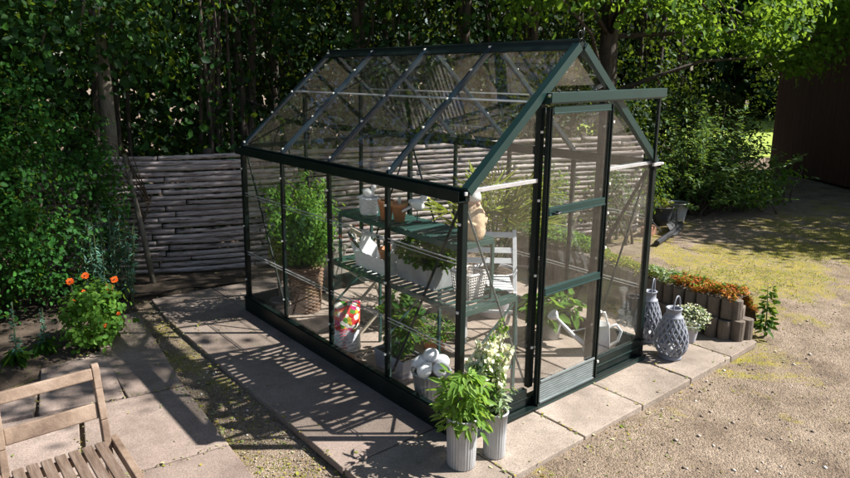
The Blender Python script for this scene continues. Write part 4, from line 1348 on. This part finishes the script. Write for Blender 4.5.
for r in range(NR):
    z = .026 + r * .0622
    s0 = 0.0
    while s0 < len(fl) - 1 - .05:
        s1 = min(len(fl) - 1, s0 + random.uniform(3.0, 5.5))
        if len(fl) - 1 - s1 < .8: s1 = len(fl) - 1
        pts = []; rr = []
        r0, r1 = random.uniform(.022, .032), random.uniform(.022, .032)
        dz0, dz1 = random.uniform(-.007, .007), random.uniform(-.007, .007)
        m = max(5, int((s1 - s0) * 9))
        k1 = random.uniform(2, 6); sagph = random.random() * 6
        for k in range(m + 1):
            q = k / m
            sq_ = s0 + .02 + (s1 - s0 - .04) * q
            i = min(int(sq_), len(fl) - 2); f = sq_ - i
            x = fl[i][0] + (fl[i + 1][0] - fl[i][0]) * f; y = fl[i][1] + (fl[i + 1][1] - fl[i][1]) * f
            pts.append((x, y + .004 * math.sin(q * 9 + sagph), z + dz0 + (dz1 - dz0) * q + .004 * math.sin(q * k1 + sagph)))
            rr.append(r0 + (r1 - r0) * q + random.uniform(-.0012, .0012) + (.004 if random.random() < .06 else 0))
        mb.tube(pts, rr, 9)
        s0 = s1
mb.build('fence_logs', M['log'], t, smooth=True)
for i in (1, 3, 5, 7, 9, 10):
    x, y = fl0[i]
    mb = MB(); mb.tube([(x + .05, y + .10, -.1), (x + .05, y + .10, 1.34)], .045, 10); mb.build('fence_post', M['bark'], t, smooth=True)
t = thing('wooden_pole', 'long thin wooden pole leaning against the left end of the fence', 'pole', (-.47, 3.92, 0))
mb = MB(); mb.tube([(0, 0, 0), (-.03, .12, .5), (-.10, .34, 1.33)], [.030, .028, .022], 10); mb.build('pole_shaft', M['palebark'], t, smooth=True)
t = thing('stone_block', 'rough grey stone block on the ground beside the basket shrub', 'stone', (1.15, 3.05, 0), rot=.4)
mb = MB(); mb.box(-.12, .12, -.10, .10, -.04, .30); mb.box(-.14, .14, -.12, .12, .30, .345); mb.build('block_body', M['cap'], t, bevel=.012)

# ------------------------------------------------------------------ trees and shrubs
def tree(name, label, cat, base, height, r0, lobes, leafmat_='leaf_mid', leaf=.085, per=34, nclump=60, spread=.26, group=None, bark='bark', lean=(0, 0), stems=1, asp=.75, crown_shell=.35, twigs=10, hmin=.35):
    """lobes: list of (centre, radii, clumps); centres in world coordinates"""
    t = thing(name, label, cat, base, group)
    b = np.array(base)
    mb = MB()
    for s in range(stems):
        ox, oy = (0, 0) if stems == 1 else (random.uniform(-.25, .25), random.uniform(-.25, .25))
        lx, ly = lean if stems == 1 else (lean[0] + random.uniform(-.5, .5), lean[1] + random.uniform(-.3, .3))
        pts = []; rr = []
        for k in range(9):
            q = k / 8
            pts.append((ox + lx * q ** 1.3 + .06 * math.sin(q * 5 + s * 2), oy + ly * q + .05 * math.sin(q * 4 + s), height * q - .1))
            rr.append(max(.008, r0 * (1 - .72 * q) * (1.25 if k == 0 else 1)))
        mb.tube(pts, rr, 10)
        top = pts
    for (c, r, nc) in lobes:
        cc = np.array(c) - b
        for k in range(max(2, twigs // len(lobes))):
            h = random.uniform(hmin, .9)
            i = int(h * 8)
            st = Vector(top[i]); en = Vector(cc) + Vector((random.uniform(-1, 1) * r[0], random.uniform(-1, 1) * r[1], random.uniform(-1, .8) * r[2])) * .75
            if en.z < .3: en.z = .3
            md = st.lerp(en, .5) + Vector((random.uniform(-.15, .15), random.uniform(-.15, .15), random.uniform(0, .3)))
            w0 = min(.05, r0 * .4)
            mb.tube([st, md, en], [w0, w0 * .55, w0 * .2], 6)
    mb.build('trunk', M[bark], t, smooth=True)
    parts = []
    for (c, r, nc) in lobes:
        cen = ellip(nc, np.array(c) - b, r, crown_shell)
        cen[:, 2] = np.maximum(cen[:, 2], .12)
        pp = max(6, int(per))
        P, d = clump_points(cen, pp, spread, .55)
        N = d * 1.2 + np.array([.12, -.12, .22]) + RNG.normal(size=d.shape) * .18
        keep = P[:, 2] > .03
        P, N = P[keep], N[keep]
        parts.append(leaf_arrays(P, N, leaf * RNG.choice([.55, .75, 1.0, 1.35], len(P), p=[.3, .3, .28, .12]), asp, .35, .15))
    V, F = merge(parts)
    np_mesh('crown', V, F, M[leafmat_], t)
    return t

TG = 'trees behind the log fence'
# tree with the pale trunk at the left end of the fence
tree('hazel_tree', 'pale barked tree rising behind the left end of the fence', 'tree', (-.66, 4.62, -.04), 4.6, .105,
     [((-1.0, 5.1, 3.1), (1.4, .9, .8), 42), ((-.95, 4.35, 2.55), (.8, .25, .45), 34), ((-.3, 5.0, 4.3), (1.6, 1.4, .9), 40)], 'leaf_mid', .085, 34, bark='palebark', lean=(.12, .1), group=TG, hmin=.62)
tree('beech_tree', 'thick brown trunked tree at the far left behind the shrubs', 'tree', (-2.25, 5.1, -.04), 5.0, .17,
     [((-2.3, 4.7, 2.8), (1.4, .9, .8), 44), ((-3.2, 5.0, 3.4), (1.2, 1.1, .9), 30)], 'leaf_mid', .095, 30, bark='bark', lean=(.2, 0), group=TG)
specs = [(-4.3, 6.4, 'wide dark tree at the left edge of the garden'), (-2.9, 7.2, 'dark tree behind the thick brown trunk'), (-.1, 6.3, 'many stemmed hazel above the left part of the fence'), (1.0, 5.6, 'many stemmed hazel behind the far greenhouse corner'),
         (1.9, 6.2, 'leaning ochre trunked tree behind the ridge end'), (3.2, 5.3, 'dark leafy tree behind the middle of the greenhouse roof'), (4.4, 4.9, 'dark leafy tree behind the greenhouse gable'), (5.6, 4.4, 'dark tree just right of the greenhouse door track'),
         (2.8, 7.6, 'tall dark tree in the second row behind the roof'), (.3, 8.2, 'tall dark tree in the second row behind the fence'), (5.4, 6.9, 'tall dark tree in the second row right of the roof'), (8.0, 5.2, 'dark tree behind the cotoneaster shrub'),
         (10.6, 5.2, 'dark tree standing behind the brown barn'), (14.2, 6.4, 'far dark tree between the barn and the wood'), (16.5, 5.0, 'far dark tree directly over the barn roof'), (12.6, 8.8, 'distant dark tree left of the bright lawn gap'), (-6.2, 7.2, 'outermost dark tree on the left')]
for i, (x, y, lab) in enumerate(specs):
    multi = i in (2, 3)
    tree('woodland_tree', lab, 'tree', (x, y, -.04), random.uniform(7.5, 9), .075 if not multi else .03,
         [((x, y + .5, 8.2), (2.0, 1.6, 1.9), 60), ((x, y, 3.0), (1.3, .9, 1.0), 34), ((x + .2, y, 1.5), (1.1, .7, .9), 16 if multi else 24), ((x + .5, y - .7, 5.4), (1.9, 1.7, 1.1), 52)],
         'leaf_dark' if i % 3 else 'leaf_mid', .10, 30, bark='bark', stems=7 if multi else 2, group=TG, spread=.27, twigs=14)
# far wood as one mass
def far_wood():
    n = 7000
    th = RNG.uniform(-.35, 1.0, n)
    s = RNG.uniform(-9, 17, n)
    x = s; y = 11.2 - s * .30 + RNG.uniform(0, 2.6, n)
    hole = (x > 12.0)
    z = RNG.random(n) ** .9 * 7.5
    keep = ~hole
    C = np.stack([x, y, z], 1)[keep]
    m_ = 2600
    th = RNG.uniform(.05, .75, m_); rr = RNG.uniform(31, 35, m_)
    C = np.concatenate([C, np.stack([rr * np.cos(th) - 2, rr * np.sin(th) - 2, RNG.random(m_) ** .8 * 9], 1)])
    P, d = clump_points(C, 9, .38, .7)
    V, F = leaf_arrays(P, d + np.array([0, -.3, .3]), RNG.uniform(.14, .30, len(P)) * np.where(P[:, 0] > 15, 2.4, 1), .75, .3, .12)
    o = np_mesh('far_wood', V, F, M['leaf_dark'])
    tag(o, 'dark mass of woodland closing off the garden behind the trees', 'woodland', kind='stuff')
far_wood()
def undergrowth():
    n = 34000
    x = RNG.uniform(-9, 11.5, n); off = RNG.uniform(.35, 5.5, n)
    y = np.interp(x, [p[0] for p in fl0] , [p[1] for p in fl0]) + off
    y = np.where(x > 5.5, 3.2 + off, y); y = np.where(x < -1.5, 5.3 + off, y)
    z = RNG.random(n) ** 1.5 * 1.35 * (.6 + .4 * np.sin(x * 3.1 + y * 2)) 
    P = np.stack([x, y, z], 1)
    V, F = leaf_arrays(P, upn(n, .7), RNG.uniform(.05, .13, n), .75, .25, .12)
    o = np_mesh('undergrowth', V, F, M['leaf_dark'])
    tag(o, 'dark leafy undergrowth covering the ground under the trees', 'undergrowth', kind='stuff')
undergrowth()

# the big tree whose limbs hang over the right background and shade the back of the yard
tree('lime_tree', 'large lime tree with sunlit low branches hanging over the right background', 'tree', (7.2, 3.9, -.04), 7.5, .20,
     [((6.9, 3.2, 3.5), (1.9, 1.0, .6), 36), ((8.4, 2.4, 2.95), (1.3, .8, .5), 26), ((10.6, 2.3, 3.3), (1.3, .5, .40), 26), ((10.3, 2.25, 2.40), (1.2, .35, .33), 26), ((11.3, 1.7, 2.9), (1.0, .4, .45), 30), ((4.7, 3.2, 3.2), (.9, .7, .40), 20), ((9.3, 2.9, 4.2), (1.5, 1.2, 1.0), 40),
      ((6.0, 3.2, 5.2), (2.8, 2.0, 1.3), 120), ((4.0, 1.6, 5.9), (1.9, 1.1, .8), 62), ((2.4, 1.5, 7.0), (2.0, 1.3, .9), 80), ((4.6, .4, 6.7), (1.4, .9, .8), 40), ((1.2, .6, 7.4), (1.3, 1.2, .8), 30), ((2.6, .2, 7.0), (1.6, .9, .6), 24), ((3.1, -1.2, 6.1), (.9, .6, .5), 26), ((5.4, -.1, 6.8), (1.0, .6, .6), 30)],
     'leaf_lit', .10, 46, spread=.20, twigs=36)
tree('shade_tree', 'tree beyond the right edge casting shade over the back of the yard', 'tree', (12.4, -1.6, -.04), 6.0, .16,
     [((11.4, -1.3, 4.3), (2.2, 1.4, 1.4), 120), ((9.9, -1.0, 3.3), (1.3, .8, .7), 40), ((13.6, -1.8, 5.6), (1.8, 1.4, 1.1), 60)], 'leaf_mid', .11, 40, spread=.3)

# left shrubs
SG = 'shrubs filling the left bed'
def shrub(label, base, lobes, mat, leaf, per, nm='garden_shrub', spread=.14, asp=.7, stems=6, h=1.2, group=SG, shell=.45, bark='twig'):
    lobes = [(c, r, int(n * .85)) for c, r, n in lobes]
    return tree(nm, label, 'shrub', base, h, .02, lobes, mat, leaf * .92, per, spread=spread * .72, stems=stems, asp=asp, group=group, bark=bark, twigs=12, crown_shell=shell)
shrub('dense small leaved shrub between the poppies and the pale tree trunk', (-1.45, 3.9, 0), [((-1.5, 3.75, .90), (.40, .40, .80), 120), ((-1.65, 4.0, 1.70), (.34, .35, .45), 44)], 'leaf_shrub', .05, 34)
shrub('broad shrub with yellowish leaf tips left of the poppy clump', (-2.0, 3.75, 0), [((-2.0, 3.65, .95), (.50, .45, .85), 130), ((-1.9, 3.9, 1.8), (.55, .4, .45), 60)], 'leaf_shrub', .055, 34)
shrub('large leaved shrub cut by the left edge of the photo', (-2.8, 3.7, 0), [((-2.75, 3.7, 1.1), (.5, .5, .95), 110), ((-2.7, 4.0, 2.2), (.6, .5, .5), 60)], 'leaf_lit', .11, 20, spread=.18)
shrub('tall dark shrub behind the left bed in front of the trees', (-2.1, 4.7, 0), [((-2.1, 4.6, 1.6), (.9, .5, 1.2), 130), ((-1.5, 4.85, 2.3), (.5, .4, .6), 40)], 'leaf_mid', .075, 30, spread=.2)
shrub('dark shrub filling the far left corner of the bed', (-3.6, 4.9, 0), [((-3.6, 4.7, 1.5), (1.0, .6, 1.3), 130)], 'leaf_mid', .08, 30, spread=.2)

shrub('narrow leafy shrub between the euphorbia and the pale trunk', (-.86, 4.08, 0), [((-.86, 4.08, .80), (.17, .20, .75), 70), ((-1.08, 4.12, 1.55), (.26, .22, .40), 44)], 'leaf_shrub', .05, 30, spread=.1)
# blue green euphorbia beside the trunk
t = thing('euphorbia', 'tall blue green euphorbia spires in front of the fence end', 'plant', (-1.0, 3.62, 0))
mb = MB(); pp = []; ff = []
for k in range(24):
    bx, by = random.uniform(-.22, .20), random.uniform(-.2, .2)
    h = random.uniform(.55, .98); tx, ty = bx * 1.3, by * 1.3
    mb.tube([(bx, by, 0), (tx, ty, h)], [.006, .004], 5)
    for q in range(70):
        s = random.uniform(.15, 1); a = random.random() * 6.28
        pp.append((bx + (tx - bx) * s, by + (ty - by) * s, h * s)); ff.append((math.cos(a), math.sin(a), .35))
mb.build('stems', M['stem'], t)
leaves_obj('leaves', t, 'leaf_blue', np.array(pp), upn(len(pp), .3), RNG.uniform(.04, .07, len(pp)), F0=np.array(ff), aspect=.24, curl=.1)

# poppies
t = thing('poppy_clump', 'leafy clump with orange poppies at the edge of the left slabs', 'plant', (-1.36, 2.76, 0))
cen = ellip(96, (0, 0, .25), (.22, .24, .26), .3); cen[:, 2] = np.maximum(cen[:, 2], .05)
P0, d = clump_points(cen, 13, .05)
leaves_obj('leaves', t, 'leaf_lime', P0, d + np.array([0, -.02, .06]), RNG.uniform(.03, .06, len(P0)), aspect=.75)
mb = MB()
heads = [(-.12, .10, .53), (.00, .12, .55), (.15, .02, .45), (.22, .10, .48), (-.04, .04, .45), (.17, -.12, .26), (.05, -.16, .20), (-.13, .0, .40)]
for (x, y, z) in heads: mb.tube([(x * .4, y * .4, .02), (x * .8, y * .8, z * .6), (x, y, z)], .0035, 5)
mb.build('stems', M['stem'], t)
for i, (x, y, z) in enumerate(heads):
    s = .031 if i < 4 else .017
    k = 14
    a = np.linspace(0, 2 * PI, k, endpoint=False)
    tilt = np.array([-.25, -.75, .6])
    F0 = np.stack([np.cos(a), np.sin(a) * .6, np.sin(a) * .5], 1)
    o = leaves_obj('poppy_flower', t, 'flower_o', np.tile([x, y, z], (k, 1)) + RNG.normal(size=(k, 3)) * .002, np.tile(tilt, (k, 1)), s, F0=F0, aspect=.8, droop=0, curl=-.12)
    mb = MB(); mb.ball((x - .003, y - .009, z + .006), s * .2); mb.build('flower_eye', M['handle'], o)
def rosette(loc, label, h, grp, mat='leaf_bright', spire=True):
    t = thing('foxglove_plant', label, 'plant', loc, grp)
    n = 46; a = RNG.random(n) * 6.28; z = RNG.uniform(.02, .12, n)
    leaves_obj('leaves', t, mat, np.stack([0 * a, 0 * a, z], 1), upn(n, .3), RNG.uniform(.08, .15, n), F0=np.stack([np.cos(a), np.sin(a), .5 + 0 * a], 1), aspect=.32, curl=.25)
    if spire:
        mb = MB(); mb.tube([(0, 0, 0), (.01, 0, h)], [.006, .004], 6); mb.build('stem', M['stem'], t)
        n = 90; a = RNG.random(n) * 6.28; z = RNG.uniform(.1, h, n)
        leaves_obj('spire', t, 'leaf_blue', np.stack([0 * a, 0 * a, z], 1), upn(n, .3), .06 * (1.25 - z / h), F0=np.stack([np.cos(a), np.sin(a), .5 + 0 * a], 1), aspect=.35)
rosette((-1.93, 2.72, 0), 'left upright plant with a leafy rosette in the bare soil', .50, 'leafy rosettes in the left bed')
rosette((-1.72, 2.80, 0), 'shorter bluish upright plant between the rosette and the poppies', .38, 'leafy rosettes in the left bed')
rosette((-2.18, 2.55, 0), 'low leafy seedling nearest the teak chair back', .2, 'leafy rosettes in the left bed', spire=False)

# plants against the fence, seen through the greenhouse
shrub('green leafy shrub in front of the fence right of the palm', (3.9, 2.45, 0), [((3.9, 2.45, .55), (.30, .22, .45), 50)], 'leaf_bright', .05, 26, h=.7, group='plants in front of the right fence end')
shrub('low green shrub in front of the right fence end', (4.9, 2.15, 0), [((4.9, 2.2, .5), (.35, .2, .45), 46)], 'leaf_mid', .05, 26, h=.7, group='plants in front of the right fence end')
shrub('leafy shrub right of the greenhouse in front of the fence end', (5.6, 2.35, 0), [((5.7, 2.3, .55), (.3, .2, .4), 40)], 'leaf_mid', .05, 26, h=.7, group='plants in front of the right fence end')

# arching cotoneaster with light tips
t = thing('arching_shrub', 'wide arching shrub with pale sunlit tips beside the barn', 'shrub', (7.7, 2.45, -.04))
mb = MB(); pp = []; ff = []
for k in range(270):
    a = random.uniform(0, 6.28); ln = random.uniform(.8, 1.75); tl = random.uniform(.2, 1.25)
    ox, oy = random.uniform(-.5, .5), random.uniform(-.25, .25)
    d = Vector((math.cos(a) * math.sin(tl) * 1.15, math.sin(a) * math.sin(tl) * .8, math.cos(tl)))
    p = []
    for i in range(6):
        q = i / 5
        p.append(Vector((ox, oy, 0)) + d * (ln * q) + Vector((0, 0, -.35 * q * q * math.sin(tl) + .25 * q)))
    mb.tube(p, [.008, .007, .006, .004, .003, .001], 4)
    for q in range(46):
        s = random.uniform(.22, 1) * 5; i = min(4, int(s)); c = p[i].lerp(p[i + 1], s - i)
        b = random.random() * 6.28
        pp.append(c); ff.append(tuple(d * .6 + Vector((math.cos(b), math.sin(b), random.uniform(-.2, .6)))))
mb.build('branches', M['twig'], t)
pp = np.array([tuple(p) for p in pp]); ff = np.array(ff)
leaves_obj('foliage', t, 'needle', pp, upn(len(pp)), RNG.uniform(.055, .10, len(pp)), F0=ff, aspect=.36)
shrub('fresh green low shrub at the foot of the arching shrub', (8.3, 1.85, 0), [((8.2, 1.85, .30), (.65, .25, .28), 60)], 'leaf_bright', .06, 26, h=.4, group='low growth under the arching shrub')
shrub('dark dense hedge plant just right of the track brace', (6.4, 2.9, 0), [((6.3, 2.9, .95), (.7, .4, .85), 110)], 'leaf_dark', .07, 30, spread=.17, group='low growth under the arching shrub')
shrub('tall dark shrub behind the arching shrub', (8.6, 3.7, 0), [((8.4, 3.7, 1.1), (1.2, .5, 1.1), 150)], 'leaf_dark', .09, 30, spread=.2, group='low growth under the arching shrub')
shrub('dark shrub between the arching shrub and the barn wall', (11.6, 4.1, 0), [((11.6, 4.1, .8), (1.0, .5, .8), 90)], 'leaf_dark', .10, 30, spread=.22, group='low growth under the arching shrub')
shrub('small bright leaved sapling between arching shrub and barn', (9.3, 1.9, 0), [((9.2, 1.9, .55), (.22, .15, .28), 14)], 'leaf_lime', .09, 14, h=.6, group='low growth under the arching shrub')

# buckets
t = thing('bucket', 'dark plastic pot with a small plant beside the hedge', 'bucket', (6.25, 2.28, -.03), 'two buckets by the hedge')
pot_mb(.12, .17, .27, 28).build('pot_body', M['darkpot'], t, smooth=True); soil_disc(.155, .25, t)
P0 = ellip(160, (0, 0, .32), (.16, .14, .08), .2); leaves_obj('leaves', t, 'leaf_yellow', P0, upn(160), .05, aspect=.5)
t = thing('bucket', 'galvanised bucket tilted against the dark pot by the hedge', 'bucket', (6.66, 2.25, -.03), 'two buckets by the hedge')
pot_mb(.10, .15, .28, 28).build('pot_body', M['zincpale'], t, smooth=True); soil_disc(.135, .26, t)
mb = MB(); mb.tube([(.15 * math.cos(a), .15 * math.sin(a) * .3 - .1, .27 - .06 * math.sin(a)) for a in np.linspace(0, PI, 12)], .004, 5); mb.build('handle', M['black'], t)
# black tool lying on the yard
t = thing('ground_auger', 'black metal tool lying on the yard in front of the buckets', 'tool', (5.85, 1.84, -.03))
mb = MB(); mb.tube([(-.72, -.16, .04), (-.1, -.02, .05), (.42, .14, .07)], .036, 8)
for k in range(9):
    s = k / 8
    mb.bar((-.05 + .4 * s - .05, -.06 + .13 * s, .02), (-.05 + .4 * s + .05, .10 + .13 * s, .13), .05, .012)
mb.build('tool_body', M['black'], t)
mb = MB(); mb.tube([(.12, .05, .08), (.13, .06, .33)], .010, 6); mb.build('tool_rod', M['black'], t)
mb = MB(); mb.tube([(-.18, .08, .05), (-.30, .16, .20)], .009, 6); mb.ball((-.31, .17, .21), .028); mb.build('tool_lever', M['black'], t)
t = thing('clay_brick', 'reddish clay brick lying behind the black tool', 'brick', (5.62, 2.08, -.04), rot=.2)
mb = MB(); mb.box(-.13, .13, -.06, .06, 0, .12); mb.build('brick_body', M['brick'], t, bevel=.006)

# shed
t = thing('timber_barn', 'dark reddish brown timber barn wall in deep shade at the right', 'barn', (0, 0, 0))
A = Vector((13.0, 3.60, 0)); Bv = Vector((10.3, -.1, 0)); dv = (Bv - A).normalized(); nv = Vector((-dv.y, dv.x, 0))
mb = MB()
k = 0
Ln = (Bv - A).length
while k * .14 < Ln:
    a = A + dv * (k * .14); b = A + dv * (k * .14 + .134)
    mb.prism([a, b, b + nv * .03, a + nv * .03], (0, 0, 3.9)); k += 1
mb.prism([A + nv * .04, Bv + nv * .04, Bv + nv * 3.2, A + nv * 3.2], (0, 0, 3.89))
mb.build('wall', M['shed'], t)
mb = MB()
mb.prism([A - dv * .35 - nv * .4 + Vector((0, 0, 3.90)), Bv - nv * .4 + Vector((0, 0, 3.90)), Bv + nv * 3.4 + Vector((0, 0, 4.5)), A - dv * .35 + nv * 3.4 + Vector((0, 0, 4.5))], (0, 0, .10))
mb.build('roof', M['roofing'], t)
# ------------------------------------------------------------------ sky, sun, camera
w = bpy.data.worlds.new('World'); sc.world = w; w.use_nodes = True
nt = w.node_tree
bg = nt.nodes['Background']
sky = nt.nodes.new('ShaderNodeTexSky'); sky.sky_type = 'NISHITA'; sky.sun_disc = False
SUN_EL = math.radians(45)
sdir = Vector((.8, -.6, 0)).normalized()   # horizontal direction towards the sun
sky.sun_elevation = SUN_EL
sky.sun_rotation = math.atan2(sdir.x, sdir.y)
nt.links.new(sky.outputs[0], bg.inputs[0]); bg.inputs[1].default_value = 0.05
sd = bpy.data.lights.new('Sun', 'SUN'); sd.energy = 5.0; sd.angle = math.radians(.55); sd.color = (1, .965, .915)
so = bpy.data.objects.new('Sun', sd); COL.objects.link(so)
to_sun = Vector((sdir.x * math.cos(SUN_EL), sdir.y * math.cos(SUN_EL), math.sin(SUN_EL)))
so.rotation_euler = to_sun.to_track_quat('Z', 'Y').to_euler()

cam = bpy.data.cameras.new('Camera'); co = bpy.data.objects.new('Camera', cam); COL.objects.link(co)
yaw, pitch, roll = .9309669, -.1953302, -.0053973
f = Vector((math.cos(yaw) * math.cos(pitch), math.sin(yaw) * math.cos(pitch), math.sin(pitch)))
r = f.cross(Vector((0, 0, 1))).normalized(); u = r.cross(f)
r2 = r * math.cos(roll) + u * math.sin(roll); u2 = -r * math.sin(roll) + u * math.cos(roll)
mt = Matrix((( r2.x, u2.x, -f.x, -2.59185), (r2.y, u2.y, -f.y, -2.56466), (r2.z, u2.z, -f.z, 2.18009), (0, 0, 0, 1)))
co.matrix_world = mt
cam.sensor_width = 36; cam.lens = 36 * .65957 / .850
cam.shift_x = 60 / 850; cam.shift_y = -40 / 850
cam.clip_start = .05; cam.clip_end = 600
sc.camera = co
sc.view_settings.view_transform = 'Standard'; sc.view_settings.look = 'None'
sc.view_settings.gamma = 1; sc.view_settings.use_curve_mapping = False
sc.view_settings.exposure = 1.34
sc.render.engine = 'CYCLES'
sc.cycles.max_bounces = 10; sc.cycles.transparent_max_bounces = 24
